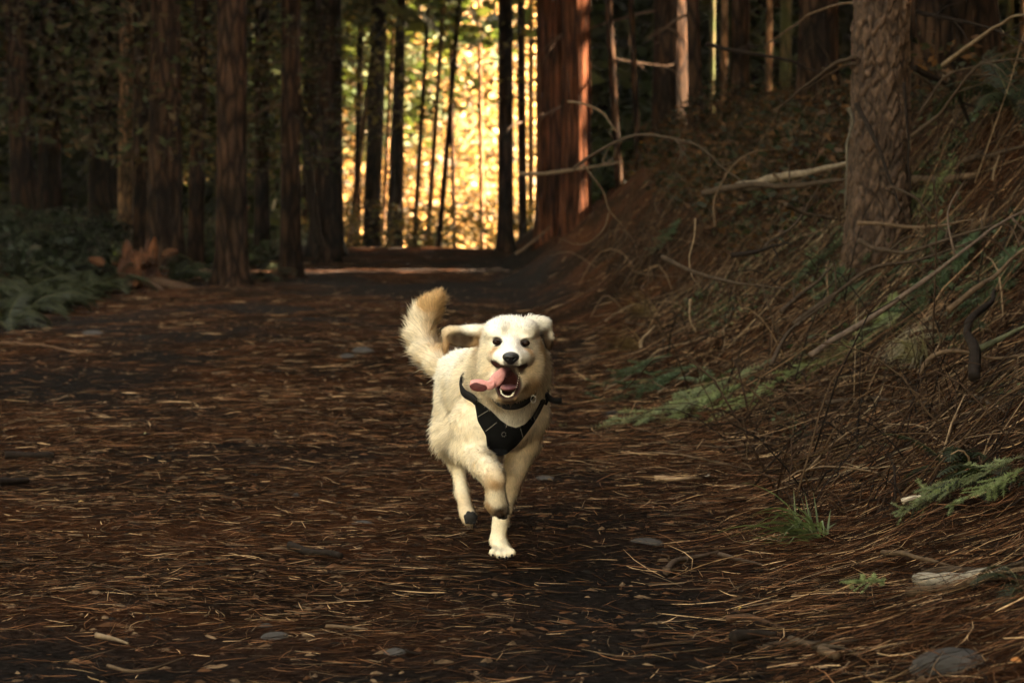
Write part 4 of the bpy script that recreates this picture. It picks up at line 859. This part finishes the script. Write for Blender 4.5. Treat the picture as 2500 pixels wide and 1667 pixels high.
# neck and throat
B += [c_((-.012, 6.07, .49), (.0, 5.95, .525), .098, .086, .04), c_((.004, 5.99, .46), (.0, 5.93, .49), .075, .070, .03)]
# head
B += [e_(P3(1246, 832, 5.875), (.068, .085, .058), None, .03),
      e_(P3(1216, 808, 5.835), (.033, .045, .023), None, .015), e_(P3(1278, 805, 5.835), (.033, .045, .024), None, .015), e_(P3(1211, 820, 5.808), (.016, .016, .005), (0, .12, 0), .008), e_(P3(1285, 822, 5.808), (.016, .016, .005), (0, -.12, 0), .008),   # brows
      e_(P3(1204, 884, 5.865), (.036, .052, .055), None, .025), e_(P3(1292, 886, 5.865), (.036, .052, .055), None, .025),  # cheeks
      c_(P3(1247, 848, 5.82), P3(1247, 870, 5.725), .034, .021, .012),                                                          # bridge
      c_(P3(1216, 868, 5.79), P3(1236, 879, 5.718), .025, .0165, .010), c_(P3(1279, 871, 5.79), P3(1259, 879, 5.718), .024, .0165, .010),  # lips
      e_(P3(1246, 925, 5.86), (.064, .075, .056), None, .03),                                                                    # throat
      c_(P3(1207, 905, 5.83), P3(1228, 966, 5.748), .017, .011, .012), c_(P3(1284, 910, 5.83), P3(1252, 966, 5.748), .017, .011, .012), c_(P3(1228, 968, 5.745), P3(1252, 968, 5.745), .009, .009, .008),
      e_(P3(1240, 970, 5.80), (.026, .050, .012), None, .015)]
# ears: left one flung out sideways with its tip drooping, right one folded back
B += [e_(P3(1165, 808, 5.89), (.040, .013, .015), None, .014), e_(P3(1128, 822, 5.897), (.050, .008, .026), (0, .12, 0), .010), e_(P3(1128, 807, 5.89), (.046, .010, .0085), None, .008), e_(P3(1093, 822, 5.888), (.009, .010, .024), (0, .25, 0), .008), e_(P3(1088, 843, 5.885), (.006, .008, .018), (0, .1, 0), .006),
      e_(P3(1306, 789, 5.90), (.028, .014, .018), (0, .2, 0), .014), e_(P3(1328, 797, 5.905), (.016, .012, .022), (0, .5, 0), .012), e_(P3(1338, 822, 5.90), (.012, .010, .033), (0, -.06, 0), .010)]
# lifted right foreleg
B += [c_(P3(1158, 1035, 6.09), P3(1150, 1092, 6.10), .060, .050, .03), c_(P3(1150, 1100, 6.08), P3(1199, 1154, 5.95), .034, .029, .025), e_(P3(1208, 1168, 5.93), (.027, .026, .028), None, .010),
      c_(P3(1209, 1178, 5.93), P3(1212, 1218, 5.945), .0235, .0245, .008), e_(P3(1213, 1230, 5.95), (.027, .024, .022), None, .008), e_(P3(1233, 1246, 5.955), (.009, .020, .014), None, .005), e_(P3(1220, 1250, 5.955), (.009, .020, .014), None, .004), e_(P3(1206, 1246, 5.955), (.009, .018, .012), None, .004)]
# planted left foreleg
B += [c_(P3(1294, 1010, 6.11), P3(1281, 1078, 6.14), .044, .036, .03), c_(P3(1280, 1080, 6.14), P3(1226, 1238, 6.20), .035, .023, .02), c_(P3(1226, 1238, 6.20), P3(1216, 1318, 6.20), .022, .0195, .012),
      c_(P3(1216, 1318, 6.20), P3(1226, 1340, 6.175), .020, .022, .01)]
TO = [(1203, 1348, .0095), (1219, 1353, .0105), (1236, 1353, .0105), (1250, 1348, .0095)]
for (a_, b_, r_) in TO: B.append(c_(P3((a_+1226)/2, 1338, 6.17), P3(a_, b_, 6.135), r_*.9, r_, .005))
# hind legs
B += [e_((-.165, 6.70, .345), (.046, .085, .100), (.25, 0, -yawb), .03), c_((-.165, 6.66, .29), P3(1114, 1128, 6.80), .046, .021, .03), c_(P3(1116, 1125, 6.80), P3(1128, 1200, 6.74), .019, .0165, .015), c_(P3(1128, 1200, 6.74), P3(1140, 1252, 6.70), .0165, .021, .012), e_(P3(1146, 1262, 6.69), (.021, .022, .024), None, .01)]
B += [e_((-.105, 6.70, .34), (.048, .09, .09), (.25, 0, -yawb), .03), c_((-.075, 6.62, .27), P3(1232, 1175, 6.86), .046, .020, .03), c_(P3(1232, 1175, 6.86), P3(1224, 1280, 6.78), .018, .017, .012), c_(P3(1224, 1280, 6.78), P3(1226, 1305, 6.74), .018, .02, .01)]
# tail
TP = [P3(1072, 893, 6.80), P3(1048, 862, 6.87), P3(1032, 825, 6.91), P3(1036, 784, 6.92), P3(1054, 750, 6.90), P3(1068, 730, 6.88)]
for i in range(5): B.append(c_(TP[i], TP[i+1], [.030, .026, .027, .026, .021][i], [.026, .027, .026, .021, .013][i], .012))
cav = [e_(P3(1240, 932, 5.745), (.029, .060, .036), (0, .08, 0), .006), c_(P3(1205, 900, 5.765), P3(1226, 914, 5.735), .0145, .019, .006), c_(P3(1279, 905, 5.765), P3(1256, 914, 5.735), .0105, .019, .006), e_(P3(1208, 902, 5.748), (.0165, .040, .0145), (0, .45, 0), .004), e_(P3(1274, 904, 5.748), (.015, .040, .0095), (0, -.15, 0), .004), e_(P3(1241, 907, 5.735), (.036, .055, .0120), None, .004)]
subs = cav+[e_(P3(1212, 834, 5.785), (.0125, .014, .009), None, .006), e_(P3(1284, 837, 5.785), (.0125, .014, .009), None, .006),
            e_(P3(1128, 830, 5.880), (.040, .012, .0175), (0, .08, 0), .005), e_(P3(1337, 826, 5.885), (.0075, .009, .025), (0, -.06, 0), .004)]
BV, BQ = sdf_mesh(B, subs, (-.33, 5.62, -.01), (.17, 7.05, .72), .0036)
BN = vnormals(BV, BQ)
cen = BV.mean(0)
# region colours and coat: anchor, radius of influence, hair length, flow, colour
cream = (.82, .72, .56); white = (.92, .87, .78); tan = (.44, .28, .145); brown = (.045, .025, .013); gold = (.66, .44, .22); sand = (.66, .53, .37)
back = np.array([-.2, .95, -.15]); dn = np.array([0, .2, -1.]); nose = P3(1247, 873, 5.70)
AN = [(P3(1247, 800, 5.84), .04, .011, (0, 1, .4), white), (P3(1247, 785, 5.88), .04, .013, (0, 1, .1), white), (P3(1210, 812, 5.82), .025, .008, (-.3, 1, .4), white), (P3(1285, 812, 5.82), .025, .008, (.3, 1, .4), white),
      (P3(1247, 850, 5.76), .02, .004, (0, 1, .4), white), (P3(1215, 868, 5.76), .02, .005, (-.6, 1, 0), white), (P3(1280, 868, 5.76), .02, .005, (.6, 1, 0), white), (P3(1200, 850, 5.80), .012, .006, (-.6, 1, 0), sand),
      (P3(1164, 858, 5.87), .034, .008, (-.4, .8, -.5), tan), (P3(1168, 836, 5.87), .026, .008, (-.4, .6, -.8), tan), (P3(1180, 880, 5.83), .03, .013, (-.6, .8, -.4), cream), (P3(1322, 850, 5.86), .018, .012, (.4, .8, -.5), tan), (P3(1326, 862, 5.85), .030, .008, (.6, .8, -.4), tan), (P3(1312, 890, 5.84), .03, .013, (.6, .8, -.4), sand), (P3(1206, 853, 5.79), .013, .004, (-.4, 1, -.3), tan), (P3(1291, 855, 5.79), .013, .004, (.4, 1, -.3), tan),
      (P3(1160, 925, 5.88), .03, .016, (-.5, .5, -.9), tan), (P3(1195, 965, 5.86), .02, .012, (-.2, .5, -.9), sand), (P3(1325, 930, 5.88), .03, .018, (.5, .4, -.9), sand), (P3(1300, 940, 5.86), .02, .014, (.3, .4, -.9), tan), (P3(1215, 985, 5.9), .02, .014, (0, .2, -1), sand), (P3(1245, 975, 5.76), .02, .007, (0, 1, -.3), tan), (P3(1193, 900, 5.79), .010, .006, (-.8, .6, -.2), sand), (P3(1294, 902, 5.79), .010, .006, (.8, .6, -.2), sand), (P3(1212, 888, 5.75), .006, .003, (-.8, .6, 0), tan), (P3(1282, 890, 5.75), .006, .003, (.8, .6, 0), tan), (P3(1250, 1020, 5.97), .04, .022, (0, 0, -1), white), (P3(1335, 960, 5.98), .03, .026, (.4, .3, -1), cream),  # neck and under-jaw fur darkened, the shade under the head put into its colour
      (P3(1150, 798, 5.89), .02, .009, (-1, .3, 0), white), (P3(1100, 800, 5.89), .02, .008, (-1, .3, 0), sand), (P3(1086, 845, 5.88), .02, .010, (-.2, .2, -1), tan), (P3(1112, 828, 5.885), .018, .004, (-1, 0, -.2), brown), (P3(1134, 830, 5.885), .020, .004, (-1, 0, -.4), brown), (P3(1150, 828, 5.885), .014, .004, (-1, 0, -.4), brown), (P3(1104, 848, 5.885), .012, .005, (-.2, 0, -1), tan),
      (P3(1315, 785, 5.9), .02, .010, (1, .3, 0), white), (P3(1345, 815, 5.9), .014, .011, (.3, .2, -1), cream), (P3(1336, 815, 5.89), .020, .004, (.1, .2, -1), brown), (P3(1338, 838, 5.89), .022, .004, (.1, .2, -1), brown), (P3(1342, 852, 5.9), .012, .009, (.1, .2, -1), brown),
      ((-.10, 6.15, .5), .07, .022, back, cream), ((-.15, 6.4, .5), .07, .020, back, white), ((-.2, 6.7, .46), .06, .020, back, white), ((-.12, 6.2, .38), .07, .020, (-.2, .6, -.7), cream), ((-.17, 6.5, .40), .07, .020, (-.2, .6, -.6), cream), ((-.24, 6.72, .40), .05, .016, (-.3, .5, -.8), cream), ((-.215, 6.74, .29), .04, .036, (-.5, .5, -.8), cream), ((-.1, 6.4, .31), .05, .028, (0, .5, -.9), sand),
      ((-.02, 6.0, .33), .05, .018, dn, sand), ((.085, 6.08, .40), .05, .016, (.2, .5, -.9), cream), ((.08, 6.12, .32), .04, .016, dn, sand),
      (P3(1150, 1070, 6.05), .05, .015, dn, cream), (P3(1185, 1120, 5.98), .03, .008, (.5, -.5, -.6), cream), (P3(1215, 1165, 5.91), .02, .006, dn, sand), (P3(1210, 1180, 5.92), .02, .006, dn, tan), (P3(1212, 1215, 5.91), .02, .006, dn, cream), (P3(1222, 1252, 5.93), .015, .005, dn, brown), (P3(1192, 1238, 5.94), .012, .008, dn, tan),
      (P3(1260, 1160, 6.16), .04, .010, dn, sand), (P3(1222, 1260, 6.19), .03, .007, dn, cream), (P3(1216, 1310, 6.18), .03, .005, dn, cream), (P3(1226, 1348, 6.14), .03, .004, (0, -.6, -.8), cream),
      (P3(1125, 1160, 6.78), .03, .009, dn, cream), (P3(1135, 1235, 6.70), .02, .007, dn, sand), (P3(1150, 1240, 6.68), .02, .006, dn, sand), (P3(1232, 1200, 6.8), .04, .01, dn, cream)]
for i, p in enumerate(TP): AN.append((p+np.array([-.02, -.01, 0]), .03, [.030, .040, .046, .044, .036, .026][i], [(-.7, .2, .2), (-.9, .1, .2), (-.75, 0, .5), (-.5, 0, .8), (-.25, 0, 1), (.1, 0, 1)][i], cream if i < 4 else gold)); AN.append((p+np.array([.03, .0, 0]), .022, [.03, .03, .03, .03, .028, .026][i], [(-.2, .1, .9), (.3, .1, .8), (.5, 0, .9), (.5, 0, .9), (.5, 0, .8), (.4, 0, 1)][i], gold))
bvh = BVHTree.FromPolygons(BV.tolist(), BQ.tolist()); camo = Vector((0, 0, CZ))
def snap(p):
    hp, _, _, _ = bvh.ray_cast(camo, (Vector(tuple(p))-camo).normalized())
    if hp is not None and abs(hp.y-p[1]) < .15: return np.array(hp)
    return np.array(bvh.find_nearest(Vector(tuple(p)))[0])
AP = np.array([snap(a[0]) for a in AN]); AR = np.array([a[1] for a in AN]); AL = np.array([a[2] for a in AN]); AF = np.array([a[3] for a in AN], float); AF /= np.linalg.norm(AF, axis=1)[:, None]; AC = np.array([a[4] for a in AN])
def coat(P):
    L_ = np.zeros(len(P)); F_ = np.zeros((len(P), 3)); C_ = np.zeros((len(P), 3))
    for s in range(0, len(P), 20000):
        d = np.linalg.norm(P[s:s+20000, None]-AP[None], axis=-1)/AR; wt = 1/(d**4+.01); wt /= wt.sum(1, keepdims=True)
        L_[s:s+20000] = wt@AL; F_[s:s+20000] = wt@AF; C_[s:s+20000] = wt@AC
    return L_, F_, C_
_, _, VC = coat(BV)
VC *= (1+.12*fbm(BV*22, 3, 90))[:, None]
dcav = np.minimum.reduce([pd(q_, BV) for q_ in cav])
inm = sstep(.0035, .0005, dcav); lip = sstep(.013, .004, dcav)
eyeL, eyeR = P3(1212, 834, 5.785), P3(1284, 837, 5.785)
de = np.minimum(np.linalg.norm((BV-eyeL)*[1, .6, 1.25], axis=1), np.linalg.norm((BV-eyeR)*[1, .6, 1.25], axis=1)); rim = sstep(.0175, .0125, de)
dnz = np.linalg.norm((BV-nose-np.array([0, 0, -.014]))*[1.1, .5, .75], axis=1); nz_ = sstep(.025, .016, dnz)
chin = sstep(.022, .012, np.linalg.norm((BV-P3(1240, 976, 5.74)), axis=1))*.9
VC = lerp(VC, np.array([.035, .022, .018]), np.clip(np.maximum.reduce([lip, rim*.95, nz_*.9, chin]), 0, 1)[:, None])
VC = lerp(VC, np.array([.05, .014, .013]), inm[:, None])
M['coat'] = mat('dog_coat', attr=True, rough=.85, scale=(160, 160, 160), var=.12, bump=.3, bdist=.002, spec=.15)
M['hair'] = mat('dog_hair', attr=True, rough=.6, scale=(90, 90, 90), var=.12, bump=0, spec=.15, trans=.25)
dog = link('dog', None, label='cream coated dog running along the track with mouth open and ears flying', cat='dog', loc=(0, 6.2, 0))
def dpart(name, me, mat_=None, parent=None, label=None):
    o = link(name, me, parent or dog, mat_, label); 
    if parent is None: o.location = (0, -6.2, 0)
    return o
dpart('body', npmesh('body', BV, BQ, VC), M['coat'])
bvh = BVHTree.FromPolygons(BV.tolist(), BQ.tolist())
# harness panel laid over the chest by casting onto the body
rows = [(968, 1150, 1164, 0), (985, 1158, 1185, 0), (1000, 1160, 1203, 0), (1018, 1166, 1222, 0), (1036, 1174, 1246, 0)]
PL = [(974, 1157), (1000, 1157), (1030, 1170), (1060, 1186), (1085, 1188), (1105, 1192)]      # left edge
PR = [(968, 1334), (1000, 1322), (1030, 1306), (1060, 1283), (1085, 1262), (1105, 1232)]      # right edge
PT = [(1157, 972), (1180, 988), (1200, 1003), (1220, 1024), (1240, 1038), (1259, 1044), (1280, 1036), (1300, 1016), (1315, 990), (1334, 966)]   # top edge
nu, nv = 44, 26; G0 = np.zeros((nv, nu, 3)); G1 = np.zeros((nv, nu, 3)); camo = Vector((0, 0, CZ))
ptx = np.array([p[0] for p in PT]); pty = np.array([p[1] for p in PT])
bx = np.array([1157, 1166, 1186, 1189, 1200, 1218, 1236, 1262, 1283, 1306, 1322, 1334]); by = np.array([974, 1028, 1062, 1092, 1110, 1113, 1109, 1088, 1062, 1030, 1000, 968])
bt = np.interp(np.linspace(0, 1, nu), np.linspace(0, 1, len(bx)), np.arange(len(bx))); 
for u in range(nu):
    tx = np.interp(u/(nu-1), np.linspace(0, 1, len(ptx)), ptx); ty = np.interp(u/(nu-1), np.linspace(0, 1, len(ptx)), pty)
    ex = np.interp(bt[u], np.arange(len(bx)), bx); ey = np.interp(bt[u], np.arange(len(bx)), by)
    for v_ in range(nv):
        t = v_/(nv-1); qx = tx+(ex-tx)*t; qy = ty+(ey-ty)*t; d = Vector(((qx-1250)/F, 1, -(qy-HZ)/F)); hp, hn, _, _ = bvh.ray_cast(camo, d.normalized())
        if hp is None or hp.y > 6.12: hp = Vector(tuple(PX(qx, qy, 6.06))); hn = Vector((0, -1, 0))
        Yh = hp.y; G0[v_, u] = PX(qx, qy, Yh)
Yg = G0[..., 1].copy()
for _ in range(6): Yg[1:-1, 1:-1] = .2*(Yg[1:-1, 1:-1]+Yg[:-2, 1:-1]+Yg[2:, 1:-1]+Yg[1:-1, :-2]+Yg[1:-1, 2:])
Yg = np.minimum(Yg, G0[..., 1])
def scaleY(G, Yn): return np.stack([G[..., 0]/G[..., 1]*Yn, Yn, CZ+(G[..., 2]-CZ)/G[..., 1]*Yn], -1)
FRT = scaleY(G0, Yg-.016); BCK = scaleY(G0, Yg-.006)
V = np.concatenate([FRT.reshape(-1, 3), BCK.reshape(-1, 3)]); n0 = nu*nv
i = np.arange(nv-1)[:, None]*nu; j = np.arange(nu-1)[None]; q1 = np.stack([i+j, i+nu+j, i+nu+j+1, i+j+1], -1).reshape(-1, 4); q2 = q1[:, ::-1]+n0
edge = np.concatenate([np.arange(nu), np.arange(1, nv)*nu+nu-1, (nv-1)*nu+np.arange(nu-2, -1, -1), np.arange(nv-2, 0, -1)*nu]); e2 = np.roll(edge, -1)
q3 = np.stack([edge, e2, e2+n0, edge+n0], 1)
M['strap'] = mat('black_mesh_fabric', (.0045, .0045, .005), .9, scale=(300, 300, 300), var=.5, bump=.5, bdist=.001, spec=.08)
M['strap2'] = mat('black_webbing', (.007, .006, .006), .8, scale=(300, 300, 300), var=.3, bump=.3, bdist=.001, spec=.12)
M['thread'] = mat('grey_stitching', (.15, .14, .125), .5, bump=0, var=.1)
hs = dpart('harness', None, label='black fabric harness over the chest'); 
dpart('chest_panel', npmesh('chest_panel', V, np.vstack([q1, q2, q3])), M['strap'], hs)
def onpanel(px, py):
    d = np.abs((G0[..., 0]/G0[..., 1]*F+1250-px))**2+np.abs(HZ-(G0[..., 2]-CZ)/G0[..., 1]*F-py)**2; a_ = np.unravel_index(d.argmin(), d.shape); return PX(px, py, Yg[a_]-.0175)
def line(pts, r, name='piping', mt='thread', parent=hs, flat=1.0):
    mm = MB(); mm.add(*tube(smoothpath(pts, 12), r, 6, flat)); return dpart(name, mm.mesh(name), M[mt], parent)
for a_, b_ in [((1167, 1017), (1193, 1001)), ((1186, 1052), (1213, 1031)), ((1271, 1046), (1277, 1068)), ((1301, 1014), (1308, 1027))]:
    line([onpanel(*a_), onpanel((a_[0]+b_[0])/2, (a_[1]+b_[1])/2), onpanel(*b_)], .0009, 'stitch_line')
mm = MB()
for k_ in range(7):       # small ring of strokes printed on the panel
    a_ = k_/7*2*math.pi; mm.add(*tube(np.array([onpanel(1230+4.0*math.cos(a_), 1060+4.5*math.sin(a_)), onpanel(1230+6.2*math.cos(a_+.5), 1060+6.6*math.sin(a_+.5))]), .0008, 4))
dpart('emblem', mm.mesh('emblem'), M['thread'], hs)
line([P3(1137, 914, 6.10), P3(1125, 930, 6.06), P3(1126, 948, 6.03), P3(1136, 962, 6.01), P3(1152, 971, 5.99), P3(1162, 980, 5.975)], .0035, 'side_strap', 'strap2', flat=3.2)
line([P3(1330, 985, 5.97), P3(1335, 968, 5.965), P3(1337, 950, 5.99), P3(1338, 930, 6.03)], .004, 'side_strap', 'strap2', flat=2.2)
line([P3(1334, 962, 5.965), P3(1342, 972, 5.95), P3(1356, 979, 5.95), P3(1370, 977, 5.96)], .004, 'loose_strap_end', 'strap2', flat=2.0)
line([P3(1306, 1018, 5.93), P3(1316, 1000, 5.935), P3(1326, 978, 5.95)], .006, 'shoulder_strap', 'strap2', flat=1.6)
cl_ = dpart('collar', None)
cpts = [P3(1192, 940, 5.94), P3(1204, 968, 5.865), P3(1225, 985, 5.825), P3(1248, 990, 5.815), P3(1275, 984, 5.825), P3(1298, 966, 5.86), P3(1310, 938, 5.93), (.06, 6.04, .545), (-.01, 6.09, .565), (-.075, 6.04, .54)]
cp = np.array([smoothpath(np.array(cpts+cpts[:3]), 100)])[0][8:85]
mm = MB(); mm.add(*tube(cp, .0035, 8, 3.0)); dpart('band', mm.mesh('band'), M['strap2'], cl_)
M['metal'] = mat('steel', (.6, .58, .55), .3, bump=0, var=.05); M['metal'].node_tree.nodes['Principled BSDF'].inputs['Metallic'].default_value = 1
ra = np.linspace(0, 2*math.pi, 14); rp = P3(1302, 974, 5.84)+np.stack([.006*np.cos(ra), 0*ra, .009*np.sin(ra)], 1)
mm = MB(); mm.add(*tube(rp, .0012, 6)); dpart('ring', mm.mesh('ring'), M['metal'], cl_)
# eyes, nose, tongue, teeth, claws, pads
def ell(c, r, name, mt, parent=None, k=20, rot=None, col=None):
    u = np.linspace(0, np.pi, k)[1:-1]; T = np.linspace(0, 2*np.pi, k*2, endpoint=False); U, TT = np.meshgrid(u, T, indexing='ij')
    V = np.stack([np.sin(U)*np.cos(TT), np.cos(U), np.sin(U)*np.sin(TT)], -1).reshape(-1, 3); V = np.vstack([V, [0, 1, 0], [0, -1, 0]])*np.array(r)
    if rot is not None: V = V@rotm(*rot).T
    V += np.array(c); n = len(u); K = 2*k; i = np.arange(n-1)[:, None]*K; j = np.arange(K)[None]; j2 = (j+1) % K; jj = np.arange(K)
    qd = np.stack([i+j, i+j2, i+K+j2, i+K+j], -1).reshape(-1, 4); t = np.vstack([np.stack([np.full(K, n*K), (jj+1) % K, jj], 1), np.stack([np.full(K, n*K+1), (n-1)*K+jj, (n-1)*K+(jj+1) % K], 1)])
    return dpart(name, npmesh(name, V, [qd, t], col), M[mt], parent)
M['eye'] = mat('dark_eye', (.012, .006, .004), .03, var=.1, bump=0, spec=.1)
M['nose'] = mat('black_nose', (.009, .008, .009), .34, scale=(500, 500, 500), var=.3, bump=.35, bdist=.0006, spec=.4)
M['tongue'] = mat('wet_tongue', attr=True, rough=.55, scale=(250, 250, 250), var=.15, bump=.3, bdist=.0008, spec=.25)
M['tooth'] = mat('tooth', (.78, .72, .58), .3, bump=0, var=.1, spec=.5)
M['pad'] = mat('black_pad', (.012, .010, .010), .7, scale=(300, 300, 300), var=.3, bump=.4, bdist=.001)
for c in (eyeL, eyeR):
    dd = (Vector(tuple(c))-camo).normalized(); ell(c+np.array([0, .002, -.0005]), (.0098, .0095, .0076), 'eye', 'eye')
NV, NQ = sdf_mesh([e_(nose+[0, .004, .002], (.0200, .014, .0118), None, .004), e_(nose+[0, .008, -.008], (.012, .012, .010), None, .006), e_(nose+[-.009, .003, 0], (.009, .011, .0085), None, .004), e_(nose+[.009, .003, 0], (.009, .011, .0085), None, .004)],
                  [e_(nose+[-.0075, -.010, -.001], (.0032, .008, .0026), (0, .5, 0), .002), e_(nose+[.0075, -.010, -.001], (.0032, .008, .0026), (0, -.5, 0), .002), e_(nose+[0, -.012, -.008], (.0009, .006, .010), None, .002)], nose-.035, nose+.035, .0011)
dpart('nose', npmesh('nose', NV, NQ), M['nose'])
THO = ('e', P3(1168, 947, 5.7155), (.0200, .0050, .0098), rotm(0, .14, 0), .0015)
TV, TQ = sdf_mesh([('e', P3(1243, 946, 5.775), (.021, .045, .008), None, .01), ('c', P3(1236, 908, 5.79), P3(1226, 910, 5.758), .012, .012, .008),
                   ('e', P3(1213, 925, 5.738), (.027, .0065, .0150), rotm(0, -.85, 0), .010), ('e', P3(1196, 940, 5.725), (.014, .0060, .011), rotm(0, -.5, 0), .006),
                   ('e', P3(1172, 936, 5.724), (.0250, .0055, .0095), rotm(0, .18, 0), .006), ('e', P3(1168, 943, 5.721), (.0220, .0055, .0130), rotm(0, .16, 0), .002)],
                  [('c', P3(1228, 908, 5.727), P3(1198, 938, 5.716), .0022, .0022, .004)], P3(1130, 1000, 5.65)-[.01, 0, .0], P3(1290, 880, 5.86)+[.01, 0, 0], .0014)
TV = TV+vnormals(TV, TQ)*(.0011*fbm(TV*120, 2, 66))[:, None]; ds = pd(THO, TV)+.0012*vn(TV*180, 67); tcx = np.where((ds < .0022)[:, None], np.array([.075, .016, .016]), np.array([.56, .25, .235]))
inn = sstep(-.030, -.012, TV[:, 0])[:, None]; tcx = lerp(tcx, np.array([.15, .06, .07]), inn)  # tongue darkened toward its root, shade of the mouth put into the colour
dpart('tongue', npmesh('tongue', TV, TQ, tcx), M['tongue'])
tpath = smoothpath(np.array([P3(1221, 951, 5.752), P3(1225, 962, 5.742), P3(1232, 968, 5.736), P3(1241, 970, 5.734), P3(1249, 967, 5.736), P3(1255, 960, 5.742), P3(1261, 946, 5.755), P3(1265, 930, 5.767), P3(1268, 913, 5.778)]), 24)
for q_ in range(24):
    big_ = q_ in (2, 13); s_ = .8+.35*((q_*7) % 5)/4; s_ *= 1 if q_ < 15 else .62; ell(tpath[q_]+np.array([0, -.002, .002]), (.0015*s_, .0016, (.0048 if big_ else .0021)*s_), 'tooth', 'tooth', k=7)
for a_, b_, r_ in TO: ell(P3(a_, b_+7, 6.120), (.0028, .006, .0036), 'claw', 'pad', k=8)
hp_ = P3(1149, 1266, 6.672); ell(hp_+np.array([0, 0, .002]), (.0185, .010, .0185), 'paw_pad', 'pad', rot=(.3, 0, 0), k=12)
for dx, dz in [(-.013, .006), (-.006, .015), (.006, .014), (.013, .005), (-.010, -.008), (.009, -.009)]: ell(hp_+np.array([dx, .001, dz]), (.0068, .008, .0068), 'paw_pad', 'pad', k=10)
ell(P3(1229, 1262, 5.975), (.010, .012, .006), 'paw_pad', 'pad', k=10)
# coat hairs
g = np.random.default_rng(1234)
tri = np.vstack([BQ[:, [0, 1, 2]], BQ[:, [0, 2, 3]]]); A, B_, C3 = BV[tri[:, 0]], BV[tri[:, 1]], BV[tri[:, 2]]
ar = np.linalg.norm(np.cross(B_-A, C3-A), axis=1)/2; fc = (A+B_+C3)/3
wgt = ar*np.where(fc[:, 1] < 6.0, 2.6, 1.0); wgt *= np.where((fc[:, 1] > 6.75) & (fc[:, 2] > .47), 2.6, 1)
NH = 190000; ti = g.choice(len(tri), NH, p=wgt/wgt.sum()); u = g.random((NH, 2)); fl = u.sum(1) > 1; u[fl] = 1-u[fl]
ro = A[ti]+(B_[ti]-A[ti])*u[:, :1]+(C3[ti]-A[ti])*u[:, 1:]; nn = BN[tri[ti, 0]]
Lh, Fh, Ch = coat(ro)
dc = np.minimum.reduce([pd(q_, ro) for q_ in cav]); de = np.minimum(np.linalg.norm((ro-eyeL)*[1, .5, 1.2], axis=1), np.linalg.norm((ro-eyeR)*[1, .5, 1.2], axis=1)); dz_ = np.linalg.norm((ro-nose)*[1, .5, 1], axis=1)
pp = BCK.reshape(-1, 3)[::3]; dpn = np.full(NH, 9.); sel = np.where((ro[:, 1] < 6.15) & (ro[:, 2] < .46) & (ro[:, 2] > .27))[0]
for s in range(0, len(sel), 8000): dpn[sel[s:s+8000]] = np.linalg.norm(ro[sel[s:s+8000], None]-pp[None], axis=-1).min(1)
dcol = np.full(NH, 9.); sel = np.where((ro[:, 1] < 6.12) & (ro[:, 2] > .42))[0]
for s in range(0, len(sel), 8000): dcol[sel[s:s+8000]] = np.linalg.norm(ro[sel[s:s+8000], None]-cp[None], axis=-1).min(1)
keep = (np.linalg.norm(ro-P3(1240, 974, 5.74), axis=1) > .017) & (dc > .008) & (de > .0155) & (dz_ > .021) & (dpn > .012) & (dcol > .014) & (ro[:, 2] > .012)
Lh *= sstep(.005, .03, dc)*.6+.4; Lh *= sstep(.012, .03, dpn)*.6+.4; Lh *= sstep(.012, .035, de)*.6+.4
ro, nn, Lh, Fh, Ch = ro[keep], nn[keep], Lh[keep], Fh[keep], Ch[keep]; n = len(ro)
T = Fh-(Fh*nn).sum(1, keepdims=True)*nn; T /= np.linalg.norm(T, axis=1)[:, None]+1e-6
T = T+g.normal(0, .22, (n, 3))+.5*np.stack([fbm(ro*55, 2, 57), fbm(ro*55+9, 2, 58), fbm(ro*55+20, 2, 59)], -1); T /= np.linalg.norm(T, axis=1)[:, None]
cl3 = fbm(ro*70, 2, 55)[:, None]
elv = np.clip(.30+.22*g.normal(0, 1, (n, 1))+.10*cl3, .06, 1.1); D0 = T*np.cos(elv)+nn*np.sin(elv); D1 = T*np.cos(elv*.55)+nn*np.sin(elv*.55)+np.array([0, 0, -.10])
ln = (Lh*g.uniform(.6, 1.25, n))[:, None]; Pm = ro+D0*ln*.5; Pt = Pm+D1*ln*.5; r0_ = ro-nn*.001
wv = np.cross(D0, nn); wv /= np.linalg.norm(wv, axis=1)[:, None]+1e-6; rot_ = g.uniform(-1.1, 1.1, (n, 1)); wv = wv*np.cos(rot_)+np.cross(D0, wv)*np.sin(rot_)
hw = (.00035+.00028*g.random((n, 1)))*(1+ln/.03*.5)
V = np.stack([r0_-wv*hw, r0_+wv*hw, Pm-wv*hw*.8, Pm+wv*hw*.8, Pt], 1).reshape(-1, 3)
b0 = np.arange(n)*5; qd = np.stack([b0, b0+1, b0+3, b0+2], 1); t = np.stack([b0+2, b0+3, b0+4], 1)
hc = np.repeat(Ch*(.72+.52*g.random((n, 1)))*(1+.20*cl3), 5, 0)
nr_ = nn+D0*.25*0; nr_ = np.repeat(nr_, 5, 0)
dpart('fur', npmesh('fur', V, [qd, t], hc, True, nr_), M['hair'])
